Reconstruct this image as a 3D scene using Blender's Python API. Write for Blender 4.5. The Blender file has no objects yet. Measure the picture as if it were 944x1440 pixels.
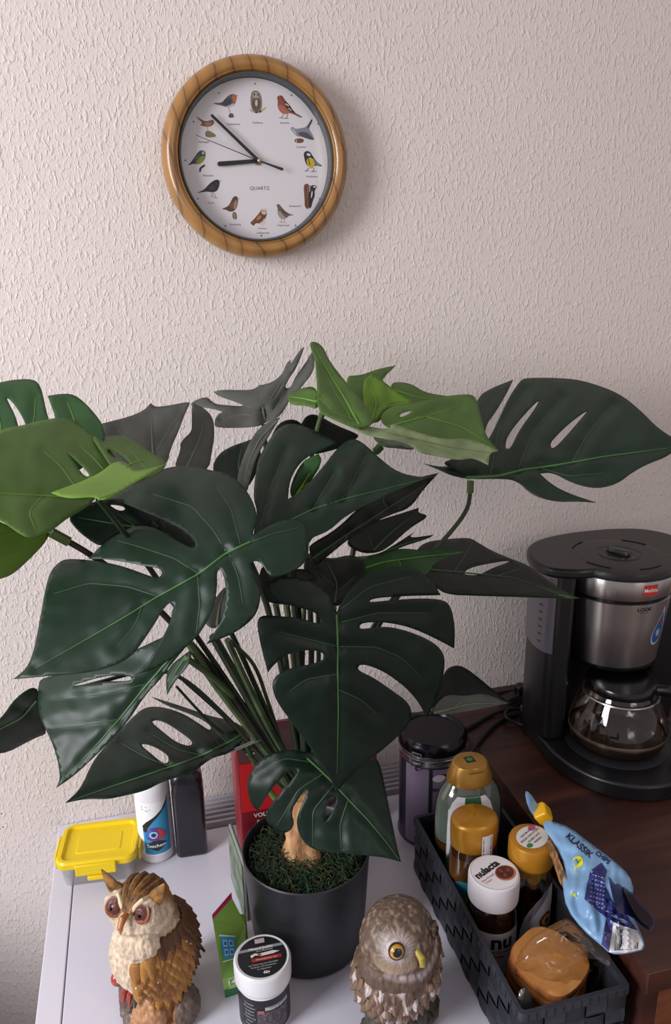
import bpy, bmesh, math, random
from mathutils import Vector, Matrix, noise
from mathutils.geometry import delaunay_2d_cdt
from mathutils.bvhtree import BVHTree
random.seed(4)
PI = math.pi
C = bpy.context.scene
COL = C.collection
# ------------------------------------------------------------------ camera
F = 1082.0
def _axes():
    t = math.tan(math.radians(1.0))
    d = Vector((175-472, 720-395, -F))
    u = Vector((-t, 1, (d.y - t*d.x)/F)).normalized()
    d.normalize()
    return d.cross(u), d, u            # world x, y, z in camera coordinates
AX, AY, AZ = _axes()
CAM = Vector((0, -1.18, 1.73))
cd = bpy.data.cameras.new('camera'); cam = bpy.data.objects.new('camera', cd); COL.objects.link(cam)
cd.sensor_fit = 'VERTICAL'; cd.sensor_height = 24; cd.lens = 24*F/1440; cd.clip_start = .02
cam.matrix_world = Matrix.Translation(CAM) @ Matrix((AX, AY, AZ)).to_4x4()
C.camera = cam
def ray(px, py):
    v = Vector((px-472, 720-py, -F))
    return Vector((AX.dot(v), AY.dot(v), AZ.dot(v)))
def aty(px, py, y):
    r = ray(px, py); return CAM + r*((y-CAM.y)/r.y)
def atz(px, py, z):
    r = ray(px, py); return CAM + r*((z-CAM.z)/r.z)
# ------------------------------------------------------------------ light
C.view_settings.view_transform = 'Standard'; C.view_settings.look = 'None'
C.view_settings.gamma = 1; C.view_settings.exposure = 0.85
try: C.view_settings.use_curve_mapping = False
except Exception: pass
w = bpy.data.worlds.new('room_light'); C.world = w; w.use_nodes = True
w.node_tree.nodes['Background'].inputs[0].default_value = (.90, .84, .87, 1)
w.node_tree.nodes['Background'].inputs[1].default_value = .24
def area(name, loc, target, sx, sy, power, col):
    l = bpy.data.lights.new(name, 'AREA'); l.shape = 'RECTANGLE'; l.size = sx; l.size_y = sy
    l.energy = power; l.color = col
    o = bpy.data.objects.new(name, l); COL.objects.link(o); o.location = loc
    o.rotation_euler = (Vector(target)-Vector(loc)).to_track_quat('-Z', 'Y').to_euler(); return o
area('window_daylight', (-1.75, -1.15, 1.95), (.1, -.1, 1.25), 0.8, 1.25, 31, (.96, .96, 1.0))
area('lamp_room', (1.3, -2.6, 2.4), (.3, 0, 1.2), .8, .8, 3.5, (1.0, .80, .70))
# ------------------------------------------------------------------ materials
def lin(c):
    if isinstance(c, str):
        c = [int(c[i:i+2], 16)/255 for i in (0, 2, 4)]
    return tuple(x/12.92 if x <= .04045 else ((x+.055)/1.055)**2.4 for x in c[:3]) + (1,)
_M = {}
def mat(col, rough=.5, metal=0., name=None, spec=.5, coat=0., noise_=None, bump=None, col2=None, trans=0., attr=None, stretch=(1,1,1), sheen=0):
    key = (str(col), rough, metal, name, spec, coat, str(noise_), str(bump), str(col2), trans, attr, stretch)
    if key in _M: return _M[key]
    m = bpy.data.materials.new(name or 'mat_'+str(col)); m.use_nodes = True
    n, L = m.node_tree.nodes, m.node_tree.links
    b = n['Principled BSDF']
    b.inputs['Base Color'].default_value = lin(col); b.inputs['Roughness'].default_value = rough
    b.inputs['Metallic'].default_value = metal; b.inputs['Specular IOR Level'].default_value = spec
    b.inputs['Coat Weight'].default_value = coat; b.inputs['Coat Roughness'].default_value = .15
    tc = n.new('ShaderNodeTexCoord'); mp = n.new('ShaderNodeMapping'); mp.inputs['Scale'].default_value = stretch
    L.new(tc.outputs['Object'], mp.inputs['Vector'])
    src = None
    if attr:
        a = n.new('ShaderNodeVertexColor'); a.layer_name = attr; src = a.outputs[0]
        L.new(src, b.inputs['Base Color'])
    if noise_ and col2:
        t = n.new('ShaderNodeTexNoise'); t.inputs['Scale'].default_value = noise_[0]; t.inputs['Detail'].default_value = 6
        L.new(mp.outputs[0], t.inputs['Vector'])
        r = n.new('ShaderNodeValToRGB'); r.color_ramp.elements[0].position = .5-noise_[1]; r.color_ramp.elements[1].position = .5+noise_[1]
        r.color_ramp.elements[0].color = lin(col); r.color_ramp.elements[1].color = lin(col2)
        L.new(t.outputs[0], r.inputs[0]); L.new(r.outputs[0], b.inputs['Base Color']); src = r.outputs[0]
    if bump:
        t2 = n.new('ShaderNodeTexNoise'); t2.inputs['Scale'].default_value = bump[0]; t2.inputs['Detail'].default_value = 4
        L.new(mp.outputs[0], t2.inputs['Vector'])
        bp = n.new('ShaderNodeBump'); bp.inputs['Strength'].default_value = bump[1]; bp.inputs['Distance'].default_value = bump[2] if len(bump) > 2 else .001
        L.new(t2.outputs[0], bp.inputs['Height']); L.new(bp.outputs[0], b.inputs['Normal'])
    if trans:
        tr = n.new('ShaderNodeBsdfTranslucent'); mx = n.new('ShaderNodeMixShader'); mx.inputs[0].default_value = trans
        tr.inputs[0].default_value = lin(col2 or col)
        if src: L.new(src, tr.inputs[0])
        out = n['Material Output']
        L.new(b.outputs[0], mx.inputs[1]); L.new(tr.outputs[0], mx.inputs[2]); L.new(mx.outputs[0], out.inputs[0])
    _M[key] = m; return m
def clear(name, tint='ffffff', base=.04, edge=.75, rough=.03, body=0.):
    """thin clear plastic or glass: sees through, reflects more at grazing angles"""
    m = bpy.data.materials.new(name); m.use_nodes = True
    n, L = m.node_tree.nodes, m.node_tree.links
    n.remove(n['Principled BSDF'])
    tr = n.new('ShaderNodeBsdfTransparent'); tr.inputs[0].default_value = lin(tint)
    gl = n.new('ShaderNodeBsdfGlossy'); gl.inputs['Roughness'].default_value = rough
    gl.inputs[0].default_value = (.95, .95, .95, 1)
    lw = n.new('ShaderNodeLayerWeight'); lw.inputs[0].default_value = .25
    mr = n.new('ShaderNodeMapRange'); mr.inputs['To Min'].default_value = base; mr.inputs['To Max'].default_value = edge
    L.new(lw.outputs['Fresnel'], mr.inputs['Value'])
    mx = n.new('ShaderNodeMixShader'); L.new(mr.outputs[0], mx.inputs[0])
    L.new(tr.outputs[0], mx.inputs[1]); L.new(gl.outputs[0], mx.inputs[2])
    o = mx.outputs[0]
    if body:
        df = n.new('ShaderNodeBsdfDiffuse'); df.inputs[0].default_value = lin(tint)
        m2 = n.new('ShaderNodeMixShader'); m2.inputs[0].default_value = body
        L.new(o, m2.inputs[1]); L.new(df.outputs[0], m2.inputs[2]); o = m2.outputs[0]
    L.new(o, n['Material Output'].inputs[0]); return m
def wall_material():
    m = bpy.data.materials.new('textured_wallpaper'); m.use_nodes = True
    n, L = m.node_tree.nodes, m.node_tree.links; b = n['Principled BSDF']
    b.inputs['Roughness'].default_value = .85; b.inputs['Specular IOR Level'].default_value = .2
    tc = n.new('ShaderNodeTexCoord')
    def field(sc, scale, lo, hi, dist=0., rot=0.):
        mp = n.new('ShaderNodeMapping'); mp.inputs['Scale'].default_value = sc; mp.inputs['Rotation'].default_value = (0, rot, 0)
        L.new(tc.outputs['Object'], mp.inputs[0])
        t = n.new('ShaderNodeTexNoise'); t.inputs['Scale'].default_value = scale; t.inputs['Detail'].default_value = 2.5
        t.inputs['Distortion'].default_value = dist
        L.new(mp.outputs[0], t.inputs['Vector'])
        r = n.new('ShaderNodeMapRange'); r.inputs['From Min'].default_value = lo; r.inputs['From Max'].default_value = hi
        r.interpolation_type = 'SMOOTHSTEP'
        L.new(t.outputs[0], r.inputs[0]); return r.outputs[0]
    a = field((1, 1, .5), 185, .50, .68, .35)
    c = field((1, 1, .6), 340, .47, .75, .3, .5)
    d = field((1, 1, 1), 700, .3, .8)
    m1 = n.new('ShaderNodeMath'); m1.operation = 'MULTIPLY_ADD'; m1.inputs[1].default_value = .45
    L.new(c, m1.inputs[0]); L.new(a, m1.inputs[2])
    m2 = n.new('ShaderNodeMath'); m2.operation = 'MULTIPLY_ADD'; m2.inputs[1].default_value = .12
    L.new(d, m2.inputs[0]); L.new(m1.outputs[0], m2.inputs[2])
    bp = n.new('ShaderNodeBump'); bp.inputs['Strength'].default_value = .55; bp.inputs['Distance'].default_value = .0016
    L.new(m2.outputs[0], bp.inputs['Height']); L.new(bp.outputs[0], b.inputs['Normal'])
    t = n.new('ShaderNodeTexNoise'); t.inputs['Scale'].default_value = 2.2
    L.new(tc.outputs['Object'], t.inputs[0])
    r = n.new('ShaderNodeValToRGB'); r.color_ramp.elements[0].color = lin('dacfca'); r.color_ramp.elements[1].color = lin('e3d9d3')
    L.new(t.outputs[0], r.inputs[0]); L.new(r.outputs[0], b.inputs['Base Color'])
    return m
def wood_material(name, c1, c2, c3, scale=(1.5, 26, 26), rough=.4, ring=3.0):
    m = bpy.data.materials.new(name); m.use_nodes = True
    n, L = m.node_tree.nodes, m.node_tree.links; b = n['Principled BSDF']; b.inputs['Roughness'].default_value = rough
    tc = n.new('ShaderNodeTexCoord'); mp = n.new('ShaderNodeMapping'); mp.inputs['Scale'].default_value = scale
    L.new(tc.outputs['Object'], mp.inputs[0])
    t = n.new('ShaderNodeTexNoise'); t.inputs['Scale'].default_value = ring; t.inputs['Detail'].default_value = 8; t.inputs['Distortion'].default_value = .6
    L.new(mp.outputs[0], t.inputs[0])
    r = n.new('ShaderNodeValToRGB'); e = r.color_ramp.elements
    e[0].position = .32; e[0].color = lin(c1); e[1].position = .68; e[1].color = lin(c3)
    k = e.new(.5); k.color = lin(c2)
    L.new(t.outputs[0], r.inputs[0]); L.new(r.outputs[0], b.inputs['Base Color'])
    bp = n.new('ShaderNodeBump'); bp.inputs['Strength'].default_value = .15; bp.inputs['Distance'].default_value = .0005
    L.new(t.outputs[0], bp.inputs['Height']); L.new(bp.outputs[0], b.inputs['Normal'])
    return m
# ------------------------------------------------------------------ builders
def tag(o, label=None, cat=None, group=None, kind=None):
    if label: o['label'] = label
    if cat: o['category'] = cat
    if group: o['group'] = group
    if kind: o['kind'] = kind
    return o
def thing(name, label, cat, loc=(0, 0, 0), rz=0., group=None):
    o = bpy.data.objects.new(name, None); COL.objects.link(o); o.empty_display_size = .02
    o.location = loc; o.rotation_euler = (0, 0, rz); return tag(o, label, cat, group)
class MB:
    def __init__(s): s.v = []; s.f = []; s.m = []; s.cur = 0
    def add(s, vs, fs, mi=None, M=None):
        b = len(s.v); mi = s.cur if mi is None else mi
        s.v += [tuple(M @ Vector(p)) if M else tuple(p) for p in vs]
        s.f += [tuple(i+b for i in f) for f in fs]; s.m += [mi]*len(fs); return s
    def box(s, lo, hi, mi=None, M=None):
        x0, y0, z0 = lo; x1, y1, z1 = hi
        return s.add([(x0,y0,z0),(x1,y0,z0),(x1,y1,z0),(x0,y1,z0),(x0,y0,z1),(x1,y0,z1),(x1,y1,z1),(x0,y1,z1)],
              [(0,3,2,1),(4,5,6,7),(0,1,5,4),(1,2,6,5),(2,3,7,6),(3,0,4,7)], mi, M)
    def lathe(s, prof, n=40, mi=None, M=None, sup=None, cap=True, sx=1., sy=1.):
        """profile [(r, z)...] round z; sup = superellipse exponent"""
        vs = []; fs = []
        for r, z in prof:
            for k in range(n):
                a = 2*PI*k/n; ca, sa = math.cos(a), math.sin(a)
                if sup:
                    q = (abs(ca)**sup+abs(sa)**sup)**(-1/sup); ca *= q; sa *= q
                vs.append((r*ca*sx, r*sa*sy, z))
        for i in range(len(prof)-1):
            for k in range(n):
                k2 = (k+1) % n; fs.append((i*n+k, i*n+k2, (i+1)*n+k2, (i+1)*n+k))
        if cap:
            fs.append(tuple(reversed(range(n)))); fs.append(tuple(range((len(prof)-1)*n, len(prof)*n)))
        return s.add(vs, fs, mi, M)
    def tube(s, pts, rad, n=8, mi=None, cap=True):
        pts = [Vector(p) for p in pts]; N = len(pts)
        rr = rad if isinstance(rad, (list, tuple)) else [rad]*N
        vs = []; fs = []; ref = None
        for i, p in enumerate(pts):
            d = (pts[min(i+1, N-1)]-pts[max(i-1, 0)])
            d = d.normalized() if d.length > 1e-9 else Vector((0, 0, 1))
            if ref is None:
                ref = d.orthogonal().normalized()
            ref = (ref - d*ref.dot(d)); ref = ref.normalized() if ref.length > 1e-6 else d.orthogonal().normalized()
            bi = d.cross(ref)
            for k in range(n):
                a = 2*PI*k/n; vs.append(p + (ref*math.cos(a)+bi*math.sin(a))*rr[i])
        for i in range(N-1):
            for k in range(n):
                k2 = (k+1) % n; fs.append((i*n+k, i*n+k2, (i+1)*n+k2, (i+1)*n+k))
        if cap: fs.append(tuple(reversed(range(n)))); fs.append(tuple(range((N-1)*n, N*n)))
        return s.add(vs, fs, mi)
    def ball(s, c, r, n=14, m=9, mi=None, rot=None):
        r = (r, r, r) if not isinstance(r, (tuple, list)) else r
        vs = [(0, 0, -1)]; fs = []
        for i in range(1, m):
            t = PI*i/m
            for k in range(n): vs.append((math.sin(t)*math.cos(2*PI*k/n), math.sin(t)*math.sin(2*PI*k/n), -math.cos(t)))
        vs.append((0, 0, 1)); T = len(vs)-1
        for k in range(n): fs.append((0, 1+(k+1) % n, 1+k)); fs.append((T, T-n+k, T-n+(k+1) % n))
        for i in range(m-2):
            for k in range(n): fs.append((1+i*n+k, 1+i*n+(k+1) % n, 1+(i+1)*n+(k+1) % n, 1+(i+1)*n+k))
        M = Matrix.Translation(c) @ (rot or Matrix.Identity(4)) @ Matrix.Diagonal((r[0], r[1], r[2], 1))
        return s.add(vs, fs, mi, M)
    def build(s, name, mats, parent=None, smooth=True, bevel=0., auto=40, solid=0., loc=None):
        me = bpy.data.meshes.new(name); me.from_pydata([tuple(v) for v in s.v], [], s.f)
        mats = mats if isinstance(mats, (list, tuple)) else [mats]
        for m in mats: me.materials.append(m)
        me.polygons.foreach_set('material_index', s.m)
        bm = bmesh.new(); bm.from_mesh(me)
        if not solid and len(bm.faces) > 3 and all(len(e.link_faces) == 2 for e in bm.edges): bmesh.ops.recalc_face_normals(bm, faces=bm.faces)
        ang = math.radians(auto)
        for f in bm.faces: f.smooth = smooth
        if smooth:
            for e in bm.edges:
                if len(e.link_faces) == 2 and e.calc_face_angle(0) > ang: e.smooth = False
        bm.to_mesh(me); bm.free()
        o = bpy.data.objects.new(name, me); COL.objects.link(o)
        if parent: o.parent = parent
        if loc: o.location = loc
        if bevel:
            b = o.modifiers.new('bevel', 'BEVEL'); b.width = bevel; b.segments = 3; b.limit_method = 'ANGLE'
        if solid:
            k = o.modifiers.new('thickness', 'SOLIDIFY'); k.thickness = solid; k.offset = 0
        return o
def smoothpath(pts, k=6):
    """Catmull-Rom through 3-D points"""
    P = [Vector(p) for p in pts]; out = []
    for i in range(len(P)-1):
        a = P[max(i-1, 0)]; b = P[i]; c = P[i+1]; d = P[min(i+2, len(P)-1)]
        for j in range(k):
            t = j/k
            out.append(.5*((2*b)+(c-a)*t+(2*a-5*b+4*c-d)*t*t+(3*b-a-3*c+d)*t**3))
    out.append(P[-1]); return out
def inside(p, poly):
    x, y = p; r = False; j = len(poly)-1
    for i in range(len(poly)):
        xi, yi = poly[i][0], poly[i][1]; xj, yj = poly[j][0], poly[j][1]
        if (yi > y) != (yj > y) and x < (xj-xi)*(y-yi)/(yj-yi)+xi: r = not r
        j = i
    return r
def segd(p, a, b):
    ax, ay = a; bx, by = b; dx, dy = bx-ax, by-ay; L = dx*dx+dy*dy
    t = 0 if L == 0 else max(0, min(1, ((p[0]-ax)*dx+(p[1]-ay)*dy)/L))
    return math.hypot(p[0]-ax-t*dx, p[1]-ay-t*dy)
def lined(p, line): return min(segd(p, line[i], line[i+1]) for i in range(len(line)-1))
def parse(s):
    out = []
    for tok in s.split():
        c = tok.endswith('c'); x, y = tok.rstrip('c').split(','); out.append((float(x), float(y), c))
    return out
def chaikin(pts, it=2):
    for _ in range(it):
        o = []; n = len(pts)
        for i in range(n):
            a = pts[i]; b = pts[(i+1) % n]
            if a[2]: o.append(a)
            else: pass
            qa = .25 if not a[2] else .25
            o.append((a[0]*.75+b[0]*.25, a[1]*.75+b[1]*.25, False)); o.append((a[0]*.25+b[0]*.75, a[1]*.25+b[1]*.75, False))
        pts = o
    return pts
def loopclean(l, eps=.35):
    o = []
    for p in l:
        if not o or math.hypot(p[0]-o[-1][0], p[1]-o[-1][1]) > eps: o.append((p[0], p[1]))
    if math.hypot(o[0][0]-o[-1][0], o[0][1]-o[-1][1]) < eps: o.pop()
    return o
def fill(outer, holes=(), step=7., jitter=.0, extra=()):
    """triangulate a region; returns 2-D points and triangles"""
    loops = [outer]+list(holes); V = []; Eg = []
    for l in loops:
        b = len(V); V += [Vector(p) for p in l]; Eg += [(b+i, b+(i+1) % len(l)) for i in range(len(l))]
    x0 = min(p[0] for p in outer); x1 = max(p[0] for p in outer); y0 = min(p[1] for p in outer); y1 = max(p[1] for p in outer)
    if step:
        j = 0; y = y0+step/2
        while y < y1:
            x = x0 + (step/2 if j % 2 else 0)
            while x < x1:
                p = (x, y)
                if inside(p, outer) and not any(inside(p, h) for h in holes):
                    if min(lined(p, l+[l[0]]) for l in loops) > step*.45: V.append(Vector(p))
                x += step
            y += step*.87; j += 1
    r = delaunay_2d_cdt(V, Eg, [], 0, 1e-5)
    vs, tris = r[0], r[2]; out = []
    for t in tris:
        c = ((vs[t[0]].x+vs[t[1]].x+vs[t[2]].x)/3, (vs[t[0]].y+vs[t[1]].y+vs[t[2]].y)/3)
        if inside(c, outer) and not any(inside(c, h) for h in holes): out.append(tuple(t))
    return [(p.x, p.y) for p in vs], out
def plane3(anch):
    P = [aty(*a) for a in anch]; n = (P[1]-P[0]).cross(P[2]-P[0]).normalized()
    def f(px, py, k=1.0):
        r = ray(px, py); t = (P[0]-CAM).dot(n)/r.dot(n); return CAM + r*t*k
    return f
# printed matter: coloured outlines and letters laid on a surface given by map(u, v, lift)
_FONT = {}
def glyphs(body, size, align='CENTER', bold=0.):
    key = (body, size, align, bold)
    if key in _FONT: return _FONT[key]
    cu = bpy.data.curves.new('text', 'FONT'); cu.body = body; cu.size = size; cu.align_x = align; cu.align_y = 'CENTER'; cu.offset = bold
    cu.resolution_u = 3
    o = bpy.data.objects.new('text', cu); COL.objects.link(o); bpy.context.view_layer.update()
    me = bpy.data.meshes.new_from_object(o.evaluated_get(bpy.context.evaluated_depsgraph_get()))
    vs = [(v.co.x, v.co.y) for v in me.vertices]; fs = [tuple(p.vertices) for p in me.polygons]
    bpy.data.objects.remove(o); bpy.data.curves.remove(cu); bpy.data.meshes.remove(me)
    _FONT[key] = (vs, fs); return vs, fs
class Print:
    def __init__(s, fmap, lift=.0003, rough=.5): s.map = fmap; s.mb = MB(); s.mats = []; s.keys = {}; s.l = lift; s.lift = lift; s.rough = rough
    def mi(s, col):
        if col not in s.keys:
            s.keys[col] = len(s.mats); s.mats.append(mat(col, s.rough, name='ink_'+col))
        return s.keys[col]
    def poly(s, pts, col, up=1, step=0, smooth=0):
        pts = [(p[0], p[1], False) for p in pts]
        if smooth: pts = chaikin(pts, smooth)
        if step:
            q = []
            for i in range(len(pts)):
                a, b = pts[i], pts[(i+1) % len(pts)]; m_ = max(1, int(math.hypot(b[0]-a[0], b[1]-a[1])/step))
                q += [(a[0]+(b[0]-a[0])*j/m_, a[1]+(b[1]-a[1])*j/m_) for j in range(m_)]
            pts = q
        P, T = fill(loopclean(pts, 1e-6), (), step)
        s.mb.add([s.map(u, v, s.lift*up) for u, v in P], T, s.mi(col)); return s
    def ell(s, cx, cy, rx, ry, col, up=1, rot=0., n=24, step=0):
        c, q = math.cos(rot), math.sin(rot)
        return s.poly([(cx+rx*math.cos(2*PI*k/n)*c-ry*math.sin(2*PI*k/n)*q, cy+rx*math.cos(2*PI*k/n)*q+ry*math.sin(2*PI*k/n)*c) for k in range(n)], col, up, step)
    def rect(s, x0, y0, x1, y1, col, up=1, step=0): return s.poly([(x0, y0), (x1, y0), (x1, y1), (x0, y1)], col, up, step)
    def line(s, a, b, w, col, up=1):
        d = Vector((b[0]-a[0], b[1]-a[1])); n = Vector((-d.y, d.x)).normalized()*w/2
        return s.poly([(a[0]+n.x, a[1]+n.y), (b[0]+n.x, b[1]+n.y), (b[0]-n.x, b[1]-n.y), (a[0]-n.x, a[1]-n.y)], col, up, 0)
    def text(s, body, cx, cy, size, col, up=2, rot=0., align='CENTER', bold=0., flip=1, sx=1.):
        vs, fs = glyphs(body, size, align, bold); c, q = math.cos(rot), math.sin(rot)
        s.mb.add([s.map(cx+x*c*sx-y*q*flip, cy+x*q*sx+y*c*flip, s.lift*up) for x, y in vs], fs, s.mi(col)); return s
    def build(s, name, parent, inv=None):
        if inv: s.mb.v = [tuple(inv @ Vector(p)) for p in s.mb.v]
        return s.mb.build(name, s.mats, parent, smooth=False)
def cylmap(r, a0=-PI/2, c=(0, 0), z0=0, sy=1.):
    """u = arc metres to the right, v = height; seen from outside"""
    def f(u, v, l):
        a = a0 + u/r; R = r+l
        return (c[0]+R*math.cos(a), c[1]+R*math.sin(a)*sy, z0+v)
    return f
def flatmap(o, U, V):
    o = Vector(o); U = Vector(U).normalized(); V = Vector(V).normalized(); N = U.cross(V)
    return lambda u, v, l: tuple(o+U*u+V*v+N*l)
def barcode(pr, x0, y0, x1, y1, n=22, up=2, horiz=False, col='161616'):
    rnd = random.Random(n); L = (y1-y0) if horiz else (x1-x0); t = 0
    ws = [rnd.choice([1, 1, 2, 3]) for _ in range(2*n)]; S = sum(ws)
    for i, q in enumerate(ws):
        a = t/S*L; b = (t+q)/S*L; t += q
        if i % 2 == 0:
            if horiz: pr.rect(x0, y0+a, x1, y0+b, col, up)
            else: pr.rect(x0+a, y0, x0+b, y1, col, up)
# ------------------------------------------------------------------ setting
wallm = wall_material()
tag(MB().box((-2.6, 0, 0), (2.4, .12, 2.7)).build('wall_back', wallm, smooth=False), kind='structure')
_wall = bpy.data.objects['wall_back']
for _x, _z in ((-.2755, .891), (-.2765, .865)):
    mb = MB(); mb.lathe([(.0012, 0), (.0010, .0004)], 10, M=Matrix.Translation((_x, 0, _z)) @ Matrix.Rotation(PI/2, 4, 'X')); mb.build('nail_hole', mat('1a1618', .9), _wall)
tag(MB().box((-2.6, -3.4, -.1), (2.4, .12, 0)).build('floor', wood_material('floor_wood', '5a4030', '6b4c38', '7a5a44'), smooth=False), kind='structure')
ZC = .85; ZD = .97; DX = .503
white = mat('d6d4de', .35, name='white_lacquer')
cab = thing('white_cabinet', 'white cabinet with a recessed top panel, carrying plant pot and owls', 'cabinet', (-.19, -.02, 0))
def loc(o, p): return Vector(p)-o.location
b = MB(); b.box((0, -.74, .05), (DX+.19-.003, .018, ZC-.012)); b.build('carcass', white, cab, bevel=.002)
b = MB(); b.box((.03, -.70, 0), (DX+.15, -.02, .05)); b.build('plinth', mat('b8b6c0', .5), cab)
t = ZC-.012
b = MB()
b.box((0, -.745, t), (.031, .018, ZC)); b.box((DX+.155, -.745, t), (DX+.187, .018, ZC)); b.box((.031, -.745, t), (DX+.155, -.715, ZC)); 
b.box((.031, -.06, t), (.20, .018, ZC)); b.build('top_rim', white, cab, smooth=False, bevel=.0015)
b = MB(); b.box((.0325, -.7135, t), (DX+.1535, -.0615, ZC)); b.build('top_panel', mat('d2d0dc', .22, name='white_panel'), cab, smooth=False, bevel=.001)
b = MB(); b.box((.20, -.06, t), (DX+.155, .018, ZC-.004)); b.build('vent_tray', mat('8d8a92', .5), cab, smooth=False)
sl = None
for k in range(6):
    if sl is None:
        b = MB(); b.box((.202, -.0045, 0), (DX+.15, .0045, .011), M=None); sl = b.build('slat', mat('b9b7bf', .4), cab, smooth=False, bevel=.0012); o = sl
    else:
        o = sl.copy(); COL.objects.link(o); o.parent = cab
    o.location = (0, -.053+k*.0125, ZC-.005); o.rotation_euler = (math.radians(-18), 0, 0)
# brown desk
dw = wood_material('desk_walnut', '2e1815', '40231d', '553127', (1.2, 14, 14), .38, 2.2)
dw2 = wood_material('desk_front', '5a3324', '6e3f2a', '824e34', (1.2, 10, 10), .38, 2.2)
desk = thing('brown_desk', 'reddish brown wooden sideboard carrying the coffee machine', 'sideboard', (DX, -.61, 0))
b = MB(); b.box((0, 0, ZD-.03), (1.3, .608, ZD)); b.build('top', dw, desk, smooth=False, bevel=.001)
b = MB(); b.box((.001, .004, 0), (.02, .606, ZD-.0305)); b.build('side_panel', dw, desk, smooth=False)
b = MB(); b.box((0.0205, .0035, .06), (.44, .022, ZD-.0305)); b.build('door', dw2, desk, smooth=False)
b = MB(); b.box((0.443, .0035, .06), (.87, .022, ZD-.0305)); b.build('door', dw2, desk, smooth=False)
b = MB(); b.box((.0, .592, ZD), (1.3, .6095, ZD+.013)); b.build('back_ledge', dw, desk, smooth=False, bevel=.001)
# ------------------------------------------------------------------ wall clock
DY = -.028
def zc(zx, zy): return (220+zx/3.371, 70+zy/3.371)
cc = aty(*zc(479, 519), DY)
clock = thing('wall_clock', 'round wooden wall clock with twelve painted birds on a white dial', 'clock', (cc.x, 0, cc.z))
Mw = Matrix.Rotation(PI/2, 4, 'X')       # lathe axis z -> -y
def wood_ring():
    m = bpy.data.materials.new('beech_ring'); m.use_nodes = True; n, L = m.node_tree.nodes, m.node_tree.links; b = n['Principled BSDF']
    b.inputs['Roughness'].default_value = .33; b.inputs['Coat Weight'].default_value = .3
    tc = n.new('ShaderNodeTexCoord'); mp = n.new('ShaderNodeMapping'); mp.inputs['Scale'].default_value = (1, .3, 1); mp.inputs['Rotation'].default_value = (0, .25, 0)
    L.new(tc.outputs['Object'], mp.inputs[0])
    wv = n.new('ShaderNodeTexWave'); wv.wave_type = 'BANDS'; wv.bands_direction = 'X'; wv.inputs['Scale'].default_value = 13; wv.inputs['Distortion'].default_value = 9
    wv.inputs['Detail'].default_value = 2; wv.inputs['Detail Scale'].default_value = .6
    L.new(mp.outputs[0], wv.inputs[0])
    r = n.new('ShaderNodeValToRGB'); e = r.color_ramp.elements; e[0].position = 0; e[0].color = lin('6e4d2a'); e[1].position = .05; e[1].color = lin('94693a')
    k = e.new(1); k.color = lin('a0743f')
    L.new(wv.outputs[0], r.inputs[0]); L.new(r.outputs[0], b.inputs['Base Color']); return m
R0 = .1305
prof = [(R0-.012, .001), (R0-.003, .010), (R0, .020), (R0-.002, .031), (R0-.008, .039), (R0-.014, .0405), (R0-.0185, .0375), (R0-.0195, .0365), (R0-.0205, .0375), (R0-.0225, .034), (R0-.0235, .026), (R0-.0235, .001)]
mb = MB(); n = 96; vs = []; fs = []
for r, z in prof:
    for k in range(n): vs.append((r*math.cos(2*PI*k/n), -z, r*math.sin(2*PI*k/n)))
for i in range(len(prof)):
    for k in range(n): fs.append((i*n+k, ((i+1) % len(prof))*n+k, ((i+1) % len(prof))*n+(k+1) % n, i*n+(k+1) % n))
mb.add(vs, fs); mb.build('frame', wood_ring(), clock, auto=50)
mb = MB(); vs = []; fs = []
pr2 = [(R0-.0234, .004), (R0-.0234, .0345), (R0-.0255, .0345), (R0-.0265, .029), (R0-.0265, .004)]
for r, z in pr2:
    for k in range(n): vs.append((r*math.cos(2*PI*k/n), -z, r*math.sin(2*PI*k/n)))
for i in range(len(pr2)):
    for k in range(n): fs.append((i*n+k, ((i+1) % len(pr2))*n+k, ((i+1) % len(pr2))*n+(k+1) % n, i*n+(k+1) % n))
mb.add(vs, fs); mb.build('inner_ring', mat('3c4044', .4), clock)
mb = MB(); mb.lathe([(R0-.027, .006), (R0-.027, .0158)], 96, M=Mw); mb.build('dial', mat('ebe7ea', .6, name='dial_white'), clock)
# glass pane
mb = MB(); mb.lathe([(R0-.0266, .0318), (R0-.0266, .0326)], 96, M=Mw); mb.build('glass', clear('clock_glass', 'fdfdfd', .008, .3), clock)
DYF = -.0158
def dmap(zx, zy, l):
    p = aty(*zc(zx, zy), DYF - l); return tuple(p-clock.location)
def bird(name, items, label):
    pr = Print(dmap, .00006, .6); pr.mi('dcd6d9')
    for k, it in enumerate(items):
        c = it[0]
        if it[1] == 'L': pr.line(it[2], it[3], it[4], c, up=1+k*.5)
        elif it[1] == 'E': pr.ell(*it[2], c, up=1+k*.5, rot=it[3] if len(it) > 3 else 0)
        else: pr.poly(it[2], c, up=1+k*.5, smooth=1)
    o = pr.build('printed_bird', clock); tag(o, label)
def P(s): return [(a[0], a[1]) for a in parse(s)]
bird('robin', [('5d6265','P',P('270,252 312,250 322,236 345,213 368,208 380,216 380,240 370,262 350,274 325,270 308,264 272,257')),
  ('3e4448','P',P('305,255 330,232 352,228 360,245 345,262 325,266')),('c9c4c4','P',P('330,268 352,262 368,250 366,264 348,275 334,274')),
  ('d0683a','P',P('358,216 372,209 382,218 381,240 371,252 362,240')),('333333','L',(380,217),(387,218),2.4),('6a4a4a','L',(342,272),(350,300),2),('5a4a5c','P',P('340,322 346,302 362,300 370,322'))], 'printed red-breasted robin on a stone')
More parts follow.
